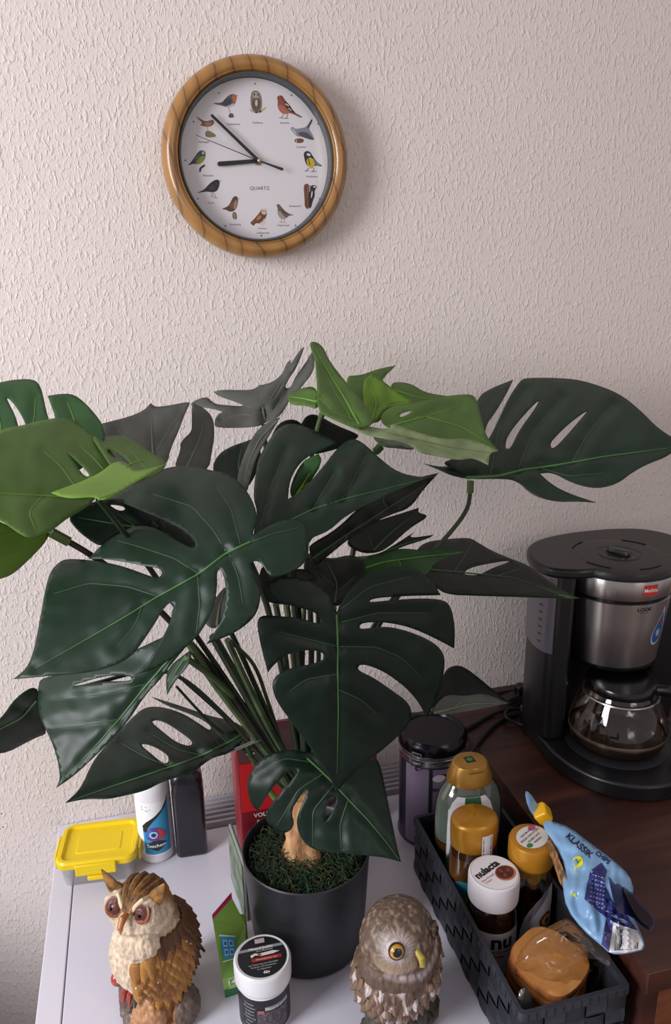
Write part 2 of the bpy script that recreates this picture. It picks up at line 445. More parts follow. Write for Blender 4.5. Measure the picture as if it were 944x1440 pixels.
bird('owl', [('c9b292','P',P('440,285 448,278 470,300 522,268 520,280 494,300 460,300')),('8a7a6c','P',P('447,215 455,195 478,192 496,210 502,250 500,280 485,298 465,298 452,280 446,250')),
  ('6b5a4d','P',P('456,232 474,226 492,236 496,262 484,290 462,288 452,262')),('b5a595','E',(472,215,17,15)),('2c2320','E',(464,212,4,5)),('2c2320','E',(482,213,4,5)),('d8cdbd','E',(474,252,6,16)),
  ('4c3d33','L',(460,245),(466,282),2.2),('4c3d33','L',(488,245),(483,284),2.2),('2f2723','E',(474,296,6,5)),('2f2723','E',(492,293,6,5))], 'printed tawny owl on a branch')
bird('finch', [('9d5038','P',P('570,226 582,216 596,216 606,232 630,262 648,288 660,300 690,318 682,322 650,305 628,300 604,306 584,292 574,268 576,240')),
  ('b8705c','P',P('576,262 600,262 622,292 640,296 620,306 600,304 584,292')),('6d4d45','P',P('585,216 598,218 612,244 606,250 592,232')),('26201f','P',P('606,240 630,258 645,284 660,298 648,300 626,284 612,266')),
  ('e6e0dc','L',(612,256),(628,266),5),('e6e0dc','L',(626,276),(640,288),3.5),('5b5452','L',(655,300),(690,320),5),('5b4a44','L',(604,304),(594,322),2.4),('5b4a44','L',(624,304),(616,324),2.4),('5b4a44','L',(582,322),(626,326),2.4)], 'printed reddish finch with barred wing')
bird('cuckoo', [('7c4a2a','P',P('656,420 700,420 698,442 656,442')),('cdbb96','L',(664,424),(664,440),4),('8d8f9f','P',P('634,372 648,364 660,376 682,372 712,366 738,325 741,336 722,374 740,400 752,430 720,424 690,412 668,412 650,396')),
  ('53525f','P',P('668,392 706,388 730,404 752,430 716,422 684,410')),('3e3d47','P',P('722,350 738,325 741,336 724,368 714,372')),('b9bac6','P',P('640,374 652,372 662,392 668,408 652,398'))], 'printed grey cuckoo with raised tail')
bird('tit', [('24262b','P',P('698,490 712,478 730,484 742,504 760,530 792,554 770,552 752,548 738,560 716,552 704,528 700,504')),('e4e0e0','E',(722,497,10,6),.3),('d6b62c','P',P('712,520 728,508 746,520 756,540 738,566 722,556 714,540')),
  ('1f1f22','L',(720,512),(728,548),4),('6b7683','P',P('742,512 760,528 778,548 766,552 750,538')),('3d3a3a','L',(724,560),(710,574),2.4),('3d3a3a','L',(748,560),(742,576),2.4),('3d3a3a','L',(702,575),(722,573),2.4),('3d3a3a','L',(732,578),(760,576),2.4)], 'printed black and yellow great tit')
bird('woodpecker', [('7b4a34','P',P('698,650 704,636 722,634 728,660 722,700 728,755 704,752 702,700')),('5d3626','L',(710,645),(712,745),4),('a56b4e','L',(720,645),(714,700),3),
  ('1f2228','P',P('728,650 742,640 756,644 758,656 750,670 752,694 742,715 734,750 724,752 722,712 720,684 730,668')),('e2e0e0','P',P('736,668 742,672 738,700 732,704')),('e8e6e2','E',(750,650,6,4)),('a03a34','E',(757,650,3,6)),('26262a','L',(724,644),(742,650),3)], 'printed woodpecker on a trunk')
bird('thrush', [('746253','P',P('568,734 582,730 594,746 612,766 632,778 656,784 630,786 620,796 600,804 584,796 574,776 576,752')),('a89d90','P',P('576,762 590,768 606,790 616,796 598,804 584,794 576,780')),
  ('54463b','P',P('588,750 606,764 630,780 610,780 594,768')),('8a6a55','L',(596,802),(590,818),2),('8a6a55','L',(608,802),(606,818),2),('a58a78','L',(580,818),(616,820),2)], 'printed speckled thrush')
bird('barnowl', [('7a4a2c','P',P('444,820 460,806 474,790 492,768 498,756 518,752 526,766 522,790 508,816 490,824 470,822 462,836 452,828')),('d9cab6','E',(511,767,13,14)),('b88152','P',P('470,806 490,782 500,790 488,812')),
  ('4a2c1c','E',(506,765,2.5,2.5)),('4a2c1c','E',(516,766,2.5,2.5)),('4f3222','L',(478,812),(514,790),3),('e2d8cc','P',P('488,822 504,814 512,796 516,812 508,836 498,832')),('9b6a52','L',(482,846),(524,848),3)], 'printed brown barn owl')
bird('wren', [('5d4030','P',P('306,756 340,742 350,726 366,694 384,694 388,714 384,744 368,766 346,768 330,758')),('a08868','P',P('370,716 384,712 382,742 370,760 364,744')),('7e5434','P',P('346,742 362,716 370,736 358,756')),
  ('7a6248','P',P('360,770 378,768 384,804 362,804')),('b99f7c','L',(370,774),(372,802),4),('6a5a50','L',(384,706),(396,706),2)], 'printed small brown bird on a post')
bird('blackbird', [('26262b','P',P('186,680 226,664 246,640 270,620 290,614 302,622 298,650 286,672 262,676 240,672 224,674')),('3b3b42','P',P('240,660 262,642 282,646 268,664')),('5c4438','L',(302,621),(310,622),2),
  ('4a403c','L',(262,674),(266,694),2),('4a403c','L',(270,674),(282,700),2),('4a403c','L',(256,694),(274,696),2),('4a403c','L',(272,702),(290,702),2)], 'printed blackbird')
bird('bluetit', [('2f4450','P',P('148,548 164,532 180,510 192,492 208,476 228,478 234,490 232,512 222,532 200,544 178,540 158,546')),('8d9436','P',P('196,520 212,504 228,500 228,520 214,538 196,544 184,538')),
  ('4f6a48','P',P('176,520 190,500 206,494 202,516 186,530')),('d8dcd8','E',(222,489,8,6)),('24303a','L',(212,489),(234,488),3),('2c2a2c','P',P('202,578 204,560 218,548 232,542 230,554 214,562 210,580'))], 'printed blue tit on a twig')
bird('nightingale', [('8a7a4c','P',P('230,400 234,384 256,384 290,410 262,416 236,414')),('8d5a48','P',P('186,312 212,330 236,340 268,330 276,344 264,362 240,366 216,360 206,358 220,348 196,326')),('a97c68','P',P('226,346 256,342 262,356 240,364')),('6a5a50','L',(242,364),(244,382),2)], 'printed nightingale with cocked tail')
pr = Print(dmap, .0001, .6)
for nm, x, y in [('Rotkehlchen',366,353),('Waldkauz',480,346),('Buchfink',609,347),('Kuckuck',687,461),('Kohlmeise',738,601),('Buntspecht',658,741),('Singdrossel',602,832),('Schleiereule',506,868),('Zaunkönig',374,828),('Amsel',259,726),('Blaumeise',246,596),('Nachtigall',224,437)]:
    pr.text(nm, x, y, 12.5, '6a6468', flip=-1)
pr.text('QUARTZ', 490, 657, 23, '55504f', flip=-1)
for x, y in [(469,161),(641,215),(767,352),(815,531),(775,706),(660,833),(498,881),(327,835),(196,706),(138,524),(176,341),(296,205)]: pr.ell(x, y, 3.6, 3.8, '3a3a3a')
tag(pr.build('dial_print', clock), 'printed bird names, hour dots and the word QUARTZ')
def hand(name, a, b, wa, wb, y, m, back=None):
    A = aty(*zc(*a), -y)-clock.location; B = aty(*zc(*b), -y)-clock.location
    d = (B-A).normalized(); n_ = Vector((0, -1, 0)).cross(d)
    mb = MB(); vs = []
    K = 8; ring = []
    for k in range(K+1): t_ = PI/2+PI*k/K; ring.append(A + d*math.cos(t_)*wa + n_*math.sin(t_)*wa)
    for k in range(K+1): t_ = -PI/2+PI*k/K; ring.append(B + d*math.cos(t_)*wb + n_*math.sin(t_)*wb)
    N = len(ring); vs = [p+Vector((0, .0005, 0)) for p in ring]+[p-Vector((0, .0005, 0)) for p in ring]
    fs = [tuple(range(N)), tuple(reversed(range(N, 2*N)))]+[(i, (i+1) % N, N+(i+1) % N, N+i) for i in range(N)]
    mb.add(vs, fs); return mb.build(name, m, clock, smooth=False)
blk = mat('0c0c0d', .35, name='black_lacquer')
hand('hour_hand', (485,526), (300,541), .0024, .0030, .0195, blk)
hand('minute_hand', (485,526), (264,312), .0022, .0018, .0222, blk)
hand('second_hand', (485,526), (190,405), .0006, .0003, .0248, blk)
hand('second_counterweight', (485,526), (596,566), .0008, .0019, .0248, blk)
hc = aty(*zc(485, 526), -.022)-clock.location
mb = MB(); mb.lathe([(.0052, -.006), (.0052, -.0045)], 20, M=Matrix.Translation(hc) @ Mw); mb.build('hub', mat('b08a50', .3, .9), clock)
mb = MB(); mb.ball(hc+Vector((0, -.0035, 0)), (.0026, .002, .0026)); mb.build('centre_cap', mat('d8d8d8', .2, .9), clock)
mb = MB(); q = aty(*zc(490, 953), -.038)-clock.location; mb.ball(q, .0011); mb.build('screw_hole', blk, clock)
# ------------------------------------------------------------------ potted plant
PX, PY = .168, -.338
plant = thing('potted_monstera', 'large artificial split-leaf plant in a black pot on the white cabinet', 'potted plant', (PX, PY, ZC+.0006))
mb = MB(); mb.lathe([(.066, 0), (.0745, .004), (.079, .05), (.0845, .135), (.086, .149), (.0845, .1505), (.0825, .148), (.080, .118), (.001, .116)], 72, cap=False)
mb.lathe([(.066, 0), (.001, .0)], 72, cap=False)
mb.build('pot', mat('1c1d22', .42, name='black_plastic', noise_=(60, .2), col2='24252b'), plant)
mb = MB(); vs = []; fs = []; n = 40; m_ = 12
for i in range(m_+1):
    r = .0805*i/m_
    for k in range(n):
        a = 2*PI*k/n; x, y = r*math.cos(a), r*math.sin(a)
        vs.append((x, y, .122+.014*(1-(i/m_)**3)+.006*noise.noise(Vector((x*60, y*60, 0)))))
for i in range(m_):
    for k in range(n): fs.append((i*n+k, (i+1)*n+k, (i+1)*n+(k+1) % n, i*n+(k+1) % n))
mb.add(vs, fs); mb.build('soil', mat('14180f', .95), plant)
mosscols = [mat('1c3a26', .8), mat('35401f', .8), mat('4b4a28', .8), mat('22301a', .8), mat('15402f', .7)]
mb = MB(); rnd = random.Random(7)
for _ in range(1900):
    a = rnd.uniform(0, 2*PI); r = .079*math.sqrt(rnd.random()); x, y = r*math.cos(a), r*math.sin(a)
    z = .130+.012*(1-(r/.08)**3)+rnd.uniform(-.004, .006); p = Vector((x, y, z)); pts = [p]
    d = Vector((rnd.uniform(-1, 1), rnd.uniform(-1, 1), rnd.uniform(-.2, .6))).normalized()
    for s_ in range(5):
        d = (d+Vector((rnd.uniform(-.9, .9), rnd.uniform(-.9, .9), rnd.uniform(-.7, .5)))).normalized()
        q = pts[-1]+d*.0042
        if math.hypot(q.x, q.y) > .079: break
        pts.append(q)
    if len(pts) > 2:
        k = 0 if rnd.random() < .3 else rnd.choice([1, 2, 3, 4, 1]); mb.cur = k
        mb.tube(pts, [.0006]*(len(pts)-1)+[.0003], 4, cap=False)
tag(mb.build('moss', mosscols, plant), kind='stuff')
# driftwood-like trunk
mb = MB(); n = 32; vs = []; fs = []; H = 30
for i in range(H+1):
    z = .118+.115*i/H
    for k in range(n):
        a = 2*PI*k/n; nn = noise.noise(Vector((math.cos(a)*1.6, math.sin(a)*1.6, z*22)))
        rid = noise.ridged_multi_fractal(Vector((math.cos(a)*1.4, math.sin(a)*1.4, z*30)), .8, 2.1, 4, 1, 2)
        r = (.029-.012*i/H+.010*max(0, 1-i/6))*(1+.35*nn)+.0022*rid
        vs.append((r*math.cos(a)-.004, r*math.sin(a)*.8, z))
for i in range(H):
    for k in range(n): fs.append((i*n+k, i*n+(k+1) % n, (i+1)*n+(k+1) % n, (i+1)*n+k))
fs.append(tuple(range(H*n, (H+1)*n)))
mb.add(vs, fs)
mb.build('trunk', mat('8a5a38', .8, noise_=(55, .16), col2='d8a878', bump=(120, .9, .003), name='dry_wood', stretch=(1, 1, .45)), plant)
PO = plant.location
def lpt(px, py, y): return aty(px, py, y)-PO
def leafmat(name, c1, c2, rough, coat, trans, tcol):
    m = bpy.data.materials.new(name); m.use_nodes = True; n, L = m.node_tree.nodes, m.node_tree.links; b = n['Principled BSDF']
    tc = n.new('ShaderNodeTexCoord'); t = n.new('ShaderNodeTexNoise'); t.inputs['Scale'].default_value = 18; t.inputs['Detail'].default_value = 3
    L.new(tc.outputs['Object'], t.inputs[0])
    r = n.new('ShaderNodeValToRGB'); r.color_ramp.elements[0].position = .35; r.color_ramp.elements[1].position = .65
    r.color_ramp.elements[0].color = lin(c1); r.color_ramp.elements[1].color = lin(c2)
    L.new(t.outputs[0], r.inputs[0]); L.new(r.outputs[0], b.inputs['Base Color'])
    b.inputs['Roughness'].default_value = rough; b.inputs['Coat Weight'].default_value = coat; b.inputs['Coat Roughness'].default_value = .4
    b.inputs['Specular IOR Level'].default_value = .28
    at = n.new('ShaderNodeAttribute'); at.attribute_name = 'grain'
    wv = n.new('ShaderNodeTexWave'); wv.inputs['Scale'].default_value = 1.0; wv.inputs['Distortion'].default_value = 1.2; wv.inputs['Detail'].default_value = 3
    L.new(at.outputs['Vector'], wv.inputs[0])
    bp = n.new('ShaderNodeBump'); bp.inputs['Strength'].default_value = .05; bp.inputs['Distance'].default_value = .0003
    L.new(wv.outputs[0], bp.inputs['Height']); L.new(bp.outputs[0], b.inputs['Normal'])
    tr = n.new('ShaderNodeBsdfTranslucent'); tr.inputs[0].default_value = lin(tcol); mx = n.new('ShaderNodeMixShader'); mx.inputs[0].default_value = trans
    L.new(b.outputs[0], mx.inputs[1]); L.new(tr.outputs[0], mx.inputs[2]); L.new(mx.outputs[0], n['Material Output'].inputs[0]); return m
LM = dict(
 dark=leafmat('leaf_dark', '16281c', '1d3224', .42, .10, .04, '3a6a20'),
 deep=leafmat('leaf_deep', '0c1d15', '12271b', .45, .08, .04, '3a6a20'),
 shade=leafmat('leaf_shaded', '131815', '1b211c', .55, .05, .04, '3a6a20'),  # near-black copy of the leaf green, shade put into the colour
 grey=leafmat('leaf_grey_underside', '565854', '62645e', .7, 0, .08, '707860'),
 olive=leafmat('leaf_olive_lit', '56743a', '62823f', .55, .1, .2, '7a9a3a'),  # lighter green, window light on and through the leaf put into the colour
 bright=leafmat('leaf_bright_lit', '6d9036', '7c9f3c', .5, .12, .25, '8ab040'),  # yellow-green lightened further for leaves the daylight strikes
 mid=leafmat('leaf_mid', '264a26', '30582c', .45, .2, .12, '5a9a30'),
 pale=leafmat('leaf_pale_underside', '84946a', '95a578', .65, 0, .2, '90a860'))
veinm = mat('6a9a3c', .5, name='vein_green'); veinp = mat('3c5c3c', .5, name='vein_pale'); veing = mat('6f7a5c', .5, name='vein_grey')
def leaf(out, anch, m, mid=None, veins=(), holes=(), arch=0., label=None, name='leaf', parent=None, wav=.004, veinlift=.0028, vm=None, mw=2.2, step=5.0, fold=0.):
    O = loopclean(chaikin(parse(out), 2)); Hs = [loopclean(chaikin(parse(h), 2)) for h in holes]
    pl = plane3(anch); Mi = [(p[0], p[1]) for p in parse(mid)] if mid else None
    Vs = [[(p[0], p[1]) for p in parse(v)] for v in veins]
    seed = Vector((O[0][0]*.37, O[0][1]*.21, 3.1))
    cx = sum(p[0] for p in O)/len(O); cy = sum(p[1] for p in O)/len(O)
    sd = Vector((cx-PX*1000, cy, 0))
    def off(p):
        d = lined(p, Mi) if Mi else math.hypot(p[0]-cx, p[1]-cy)*.7
        o = arch*(d/100)**2 + wav*noise.noise(Vector((p[0]*.012, p[1]*.012, 0))+seed) + .35*wav*noise.noise(Vector((p[0]*.04, p[1]*.04, 5))+seed)
        if Mi: o += .0035*math.exp(-(d/7)**2)
        if fold and Mi:
            s_ = (Mi[-1][0]-Mi[0][0])*(p[1]-Mi[0][1])-(Mi[-1][1]-Mi[0][1])*(p[0]-Mi[0][0])
            o += fold*(d/100)*(1 if s_ > 0 else -1)
        for v in Vs:
            dv = lined(p, v); o += veinlift*.55*math.exp(-(dv/5.5)**2) - veinlift*.6*math.exp(-((dv-16)/11)**2)
        return o
    def m3(p, k=0.): return pl(p[0], p[1], 1+off(p)-k) - PO
    Pt, T = fill(O, Hs, step)
    mb = MB(); mb.add([m3(p) for p in Pt], T)
    o = mb.build(name, LM[m], parent or plant)
    me = o.data; at = me.attributes.new('grain', 'FLOAT_VECTOR', 'POINT')
    ax = Vector((Mi[-1][0]-Mi[0][0], Mi[-1][1]-Mi[0][1])).normalized() if Mi else Vector((.8, .6))
    for i, p in enumerate(Pt):
        sgn = ax.x*(p[1]-cy)-ax.y*(p[0]-cx); al = ax.x*(p[0]-cx)+ax.y*(p[1]-cy)
        at.data[i].vector = ((al - .55*abs(sgn))*.08, 0, 0)
    so = o.modifiers.new('thickness', 'SOLIDIFY'); so.thickness = .0007; so.offset = 0
    if label: o['label'] = label
    vmat = vm or (veinp if m in ('dark', 'deep', 'shade') else veing if m in ('grey', 'pale') else veinm)
    def vtube(line, w0, w1, nm, mt_):
        L_ = []
        for i in range(len(line)-1):
            a, b_ = line[i], line[i+1]; q = max(2, int(math.hypot(b_[0]-a[0], b_[1]-a[1])/6))
            L_ += [(a[0]+(b_[0]-a[0])*j/q, a[1]+(b_[1]-a[1])*j/q) for j in range(q)]
        L_.append(line[-1])
        L_ = [p for p in L_ if inside(p, O)]
        if len(L_) < 3: return None
        pts = [m3(p, .0013) for p in L_]; N = len(pts)
        pts = [pts[0]]+[(pts[i-1]+pts[i]+pts[i+1])/3 for i in range(1, N-1)]+[pts[-1]]
        pxm = (pts[0]+PO-CAM).length/F
        return pts, [pxm*.5*(w0+(w1-w0)*i/(N-1)) for i in range(N)]
    if Mi:
        r = vtube(Mi, mw*1.6, mw*.25, 'midrib', vmat)
        if r:
            b_ = MB(); b_.tube(r[0], r[1], 6); b_.build('midrib', vmat if m not in ('dark', 'deep') else mat('47723c', .5, name='vein_mid'), o if not parent else parent)
    if Vs:
        b_ = MB(); ok = 0
        for v in Vs:
            r = vtube(v, 1.5, .7, 'vein', vmat)
            if r: b_.tube(r[0], r[1], 5); ok = 1
        if ok: b_.build('side_veins', vmat, o if not parent else parent)
    return o
def petiole(pts, w, m=None, sheath=False):
    P_ = smoothpath([lpt(*p) for p in pts], 6); pxm = 1/F*.85
    mb = MB(); N = len(P_); mb.tube(P_, [w*pxm*.5*(1+.25*i/N) for i in range(N)], 8)
    o = mb.build('petiole', m or stemd, plant)
    if sheath:
        b_ = MB(); b_.tube(P_[:4], [w*pxm*.85]*4, 8); b_.build('collar', stemg, o)
    return o
stemd = mat('1e2a18', .45, noise_=(30, .1), col2='2b3a20', name='stem_dark'); stemg = mat('4f6b30', .45, noise_=(25, .12), col2='3c5228', name='stem_green')
stemo = mat('35452a', .45, noise_=(30, .1), col2='4b5e38', name='stem_olive'); stemb = mat('17130f', .5, name='stem_brown')
LF = leaf
# big front left leaf
LF("19,955c 38,940 48,915 56,874 64,828 71,803 84,790 94,786 120,787 150,791 175,797 205,808 222,814 229,807 225,799 205,796 180,791 150,786 125,786c 142,767 165,752 191,739 215,741 236,752 251,762 269,771 276,768 273,758 258,745 233,732 203,720 178,709 153,702c 178,686 203,670 234,658 256,655 276,656 294,661 322,666 340,681 353,699 361,719 361,735 354,754 366,747 383,737 403,730 421,731 431,738 433,752 431,788 421,799 403,808 383,812 376,806 370,795 363,789 355,789 352,796 359,811 366,825 367,839 363,859 352,874 332,889 312,898 290,906c 302,889 312,872 318,844 317,818 312,803 308,800 305,806 306,823 302,849 292,874 276,897 251,920 220,940 190,949c 206,935 218,915 236,884 245,855 242,846 232,852 216,880 203,899 188,920 165,935 127,946 76,950",
 [(345, 765, -.50), (22, 952, -.52), (300, 660, -.42)], 'dark', "352,762 318,778 280,807 220,840 180,865 120,900 50,940",
 ["318,775 300,745 270,712 215,695", "280,807 245,785 200,770 165,760", "278,808 281,850 276,890", "220,838 180,825 125,820 75,835", "322,778 335,810 342,850", "338,765 325,715 305,685", "350,763 385,750 420,742", "200,852 190,880 165,910"],
 arch=.030, label='big dark green leaf reaching out to the left, front of the crown', vm=veinp, mw=2.6)
# centre front leaf
LF("470,860 476,860 486,834 510,812 537,800 560,794 587,800 608,817 620,837c 577,838 557,839 530,841 520,844 520,847 550,844 591,841 625,843 635,855 640,882 639,912c 611,897 577,882 543,875 520,875 508,877 505,882 509,885 543,880 577,888 608,902 623,916 626,933 621,966 611,990 600,1009c 591,990 574,970 557,956 537,943 513,934 503,936 504,943 526,953 550,970 574,987 580,1004 574,1021 543,1051 510,1075 489,1095 473,1114c 465,1095 448,1068 415,1021 391,990 382,966 386,951 408,939 438,934 454,929 457,921 448,915 425,914 401,921 384,936 377,946c 367,909 361,875 367,865 391,866 428,870 448,878 452,873 445,861 415,853 385,846 377,814 408,811 442,817 459,831 467,844",
 [(473, 862, -.47), (473, 1110, -.50), (620, 870, -.44)], 'deep', "473,858 475,900 475,950 476,1000 474,1088",
 ["475,909 440,900 395,889", "475,909 530,910 565,925 590,950", "474,948 430,955 408,972", "477,970 510,985 530,1005", "480,875 530,862 600,862", "480,856 520,825 580,810"],
 arch=.028, label='dark heart-shaped leaf hanging down at the centre, tip pointing down', mw=2.2)
# low leaf over the pot
LF("436,1059 415,1054 394,1055 372,1063 359,1075 347,1099 350,1120 356,1135 363,1140c 370,1128 380,1112 394,1096 404,1087 417,1080 419,1086 404,1104 383,1128 374,1144 375,1157 391,1169 404,1172 415,1160 409,1141 420,1123 428,1111 432,1115 423,1136 417,1152 419,1168 428,1186 447,1197 468,1199 515,1203 542,1206 564,1212c 558,1189 550,1149 542,1109 534,1072 526,1064 502,1075 478,1066 449,1055",
 [(430, 1065, -.40), (562, 1210, -.475), (370, 1150, -.445)], 'deep', "432,1066 460,1092 489,1123 521,1157 548,1190 561,1209",
 ["440,1072 400,1066 362,1090", "455,1088 420,1110 390,1160", "470,1103 440,1140 440,1190", "490,1124 478,1160 480,1192"],
 ["456,1160 457,1144 462,1120 470,1117 474,1123 470,1139"], arch=.05, label='low curled leaf hanging over the pot rim', mw=1.8, wav=.008)
# upper centre leaf
LF("355,760 360,735 362,718 356,700 359,670 363,645 376,623 390,603 408,594 438,603 473,622c 450,634 429,644 414,662 407,680 405,702c 425,690 445,668 462,647 473,632 488,620 500,617 515,626 533,644 560,665 595,672 612,668c 571,684 533,702 488,724 465,745 450,752 441,755 435,764 420,780 380,780",
 [(372, 752, -.46), (605, 670, -.40), (410, 600, -.33)], 'dark', "372,752 414,729 440,716 490,700 540,688 590,675",
 ["440,716 455,690 471,665", "366,740 383,680 403,632", "480,703 500,670 515,640"], arch=.02, label='glossy dark leaf above the centre with a large hole', mw=2.0, wav=.009, veinlift=.008)
LF("429,647c 448,638c 454,649 438,677 420,695 411,703 407,689 417,662", [(420, 690, -.38), (450, 645, -.37), (410, 660, -.37)], 'mid', "412,704 428,678 436,665", ["424,686 445,672"], label='small bright green leaf seen through the hole', vm=mat('a8c838', .5))
# left bright leaves
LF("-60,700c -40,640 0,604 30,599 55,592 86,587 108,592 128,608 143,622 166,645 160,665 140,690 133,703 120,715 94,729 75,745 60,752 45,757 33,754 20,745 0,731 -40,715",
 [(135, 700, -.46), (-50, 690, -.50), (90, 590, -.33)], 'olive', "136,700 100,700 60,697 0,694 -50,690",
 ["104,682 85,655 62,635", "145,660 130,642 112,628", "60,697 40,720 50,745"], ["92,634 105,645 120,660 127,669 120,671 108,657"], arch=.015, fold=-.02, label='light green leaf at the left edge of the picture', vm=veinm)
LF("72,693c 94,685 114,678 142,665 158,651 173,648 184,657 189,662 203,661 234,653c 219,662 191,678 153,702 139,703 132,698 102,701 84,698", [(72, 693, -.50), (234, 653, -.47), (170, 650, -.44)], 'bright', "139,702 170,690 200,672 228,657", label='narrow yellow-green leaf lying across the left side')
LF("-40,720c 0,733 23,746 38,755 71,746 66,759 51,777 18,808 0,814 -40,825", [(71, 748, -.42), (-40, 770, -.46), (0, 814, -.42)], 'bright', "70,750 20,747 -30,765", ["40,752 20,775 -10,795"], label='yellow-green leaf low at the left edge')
LF("-60,560 -30,545 0,538 20,534 47,533 57,542 62,563 68,589 74,600 79,590 71,568 67,557c 84,554 102,554 117,564 132,580 144,596 150,620 120,660 60,680 0,690 -60,640", [(20, 680, -.40), (20, 535, -.26), (140, 600, -.34)], 'mid', "20,680 0,640 -50,610",
 ["30,650 48,590 50,560", "90,640 108,600 95,565", "5,640 0,590 -10,560"], ["8,557 20,568 33,589 37,602 27,604 22,585 14,570"], label='dark green split leaf at the upper left edge')
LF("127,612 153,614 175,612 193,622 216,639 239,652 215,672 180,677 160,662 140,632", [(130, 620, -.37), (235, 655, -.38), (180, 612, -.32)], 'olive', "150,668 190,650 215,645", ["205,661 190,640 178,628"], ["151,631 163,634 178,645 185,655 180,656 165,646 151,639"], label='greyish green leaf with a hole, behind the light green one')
LF("95,728 110,716 125,708 152,700 190,705 225,725 240,745 221,760 188,765 165,760 142,769 125,759 107,744", [(100, 730, -.40), (225, 745, -.38), (170, 700, -.36)], 'deep', "215,745 170,738 110,728", ["180,738 150,755", "190,740 165,722"], ["152,709 170,711 176,714 175,718 165,718"], label='dark leaf behind the big front left leaf')
LF("205,725 250,735 285,765 300,800 270,800 230,780", [(205, 730, -.38), (290, 780, -.36), (250, 735, -.35)], 'deep', "215,735 250,765 285,795")
# grey undersides at the back
LF("143,596c 183,586 203,577 212,567c 219,573 240,570 265,565 267,568 260,582 251,607 240,631 235,655 200,665 150,640", [(150, 600, -.24), (260, 570, -.22), (220, 650, -.30)], 'grey', "216,650 214,620 213,585", ["216,640 235,610 255,580", "214,640 185,620 165,605"], label='grey leaf underside behind the left leaves', wav=.01)
LF("270,589 270,565 275,569 286,573 300,587 302,612 298,635 293,665 242,665 255,630 253,625 258,617 270,607", [(260, 660, -.30), (275, 570, -.20), (300, 600, -.22)], 'grey', "262,658 280,620 288,590", label='folded grey leaf lobe standing up left of the centre', wav=.01)
LF("300,551c 311,548 342,549 357,548 366,541 368,542 385,537 398,525 403,511 409,506c 408,513 415,503 422,492 428,488c 423,503 415,521 407,531 400,546 409,546 415,531 428,513 440,493c 443,503 441,523 428,539 423,546 408,559 403,572 392,587 377,592 362,601 304,602 301,595 306,582 316,579 291,573 268,572 270,565 291,557 301,568 316,570 347,572 329,564 309,558",
 [(372, 592, -.20), (300, 551, -.12), (430, 500, -.10)], 'grey', "372,592 370,575 367,555", ["371,590 340,582 310,590", "370,580 340,568 300,555", "374,590 400,555 425,515", "374,592 410,545 438,505", "371,575 392,545 405,515"], label='crumpled grey leaf underside at the top, near the wall', wav=.010, veinlift=.010, mw=2.4)
LF("394,587c 377,593 362,605 352,620 342,643 333,673 335,685 347,695 352,673 360,645 372,623 385,602", [(394, 587, -.24), (345, 690, -.36), (335, 660, -.32)], 'grey', "390,592 365,618 350,650 344,685", label='narrow grey lobe curving down at the centre', wav=.008)
LF("297,660 306,640 324,628 349,620 360,615 370,640 350,690 315,695", [(300, 660, -.28), (355, 630, -.26), (330, 690, -.32)], 'deep', "345,690 335,655 340,628")
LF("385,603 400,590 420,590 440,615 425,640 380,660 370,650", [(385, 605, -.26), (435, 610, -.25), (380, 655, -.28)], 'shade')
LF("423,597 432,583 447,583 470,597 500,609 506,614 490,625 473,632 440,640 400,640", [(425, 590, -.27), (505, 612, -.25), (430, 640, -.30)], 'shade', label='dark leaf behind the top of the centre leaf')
# light leaves at the top
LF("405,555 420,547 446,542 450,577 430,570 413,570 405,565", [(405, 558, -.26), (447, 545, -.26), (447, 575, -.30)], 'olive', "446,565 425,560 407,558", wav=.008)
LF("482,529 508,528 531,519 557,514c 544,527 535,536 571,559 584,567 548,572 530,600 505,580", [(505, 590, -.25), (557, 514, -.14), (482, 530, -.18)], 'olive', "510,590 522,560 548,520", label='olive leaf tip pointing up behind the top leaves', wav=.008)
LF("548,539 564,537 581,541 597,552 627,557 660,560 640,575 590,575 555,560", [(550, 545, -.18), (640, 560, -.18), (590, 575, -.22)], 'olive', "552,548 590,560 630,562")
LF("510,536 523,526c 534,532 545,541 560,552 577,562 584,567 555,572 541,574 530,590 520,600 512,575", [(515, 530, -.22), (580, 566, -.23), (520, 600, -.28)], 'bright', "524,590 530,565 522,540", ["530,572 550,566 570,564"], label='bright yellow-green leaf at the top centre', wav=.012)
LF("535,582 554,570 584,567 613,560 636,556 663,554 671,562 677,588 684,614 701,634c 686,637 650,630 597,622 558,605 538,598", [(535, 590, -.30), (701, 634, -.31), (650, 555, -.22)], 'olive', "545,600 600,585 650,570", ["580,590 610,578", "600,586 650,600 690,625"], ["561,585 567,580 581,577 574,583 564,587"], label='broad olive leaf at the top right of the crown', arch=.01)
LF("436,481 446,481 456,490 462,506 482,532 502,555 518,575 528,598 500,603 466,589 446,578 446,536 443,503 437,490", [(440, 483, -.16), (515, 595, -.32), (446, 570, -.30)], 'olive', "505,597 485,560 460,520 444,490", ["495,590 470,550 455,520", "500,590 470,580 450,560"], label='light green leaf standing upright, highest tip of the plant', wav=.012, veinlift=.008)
LF("476,591 508,598 548,605 551,594 584,607 623,618 656,616 682,624 701,634c 689,637 687,654c 666,644 653,646 643,647 613,641 590,637 581,628 558,619 521,614 498,604", [(480, 595, -.33), (700, 636, -.33), (640, 645, -.35)], 'pale', "490,597 560,612 640,630 695,637", ["560,612 600,625 640,640"], label='pale wavy leaf edge below the olive leaf', wav=.014)
LF("521,612 540,618 560,620 581,628 583,633 558,630 538,629", [(525, 614, -.31), (580, 630, -.31), (550, 618, -.29)], 'mid')
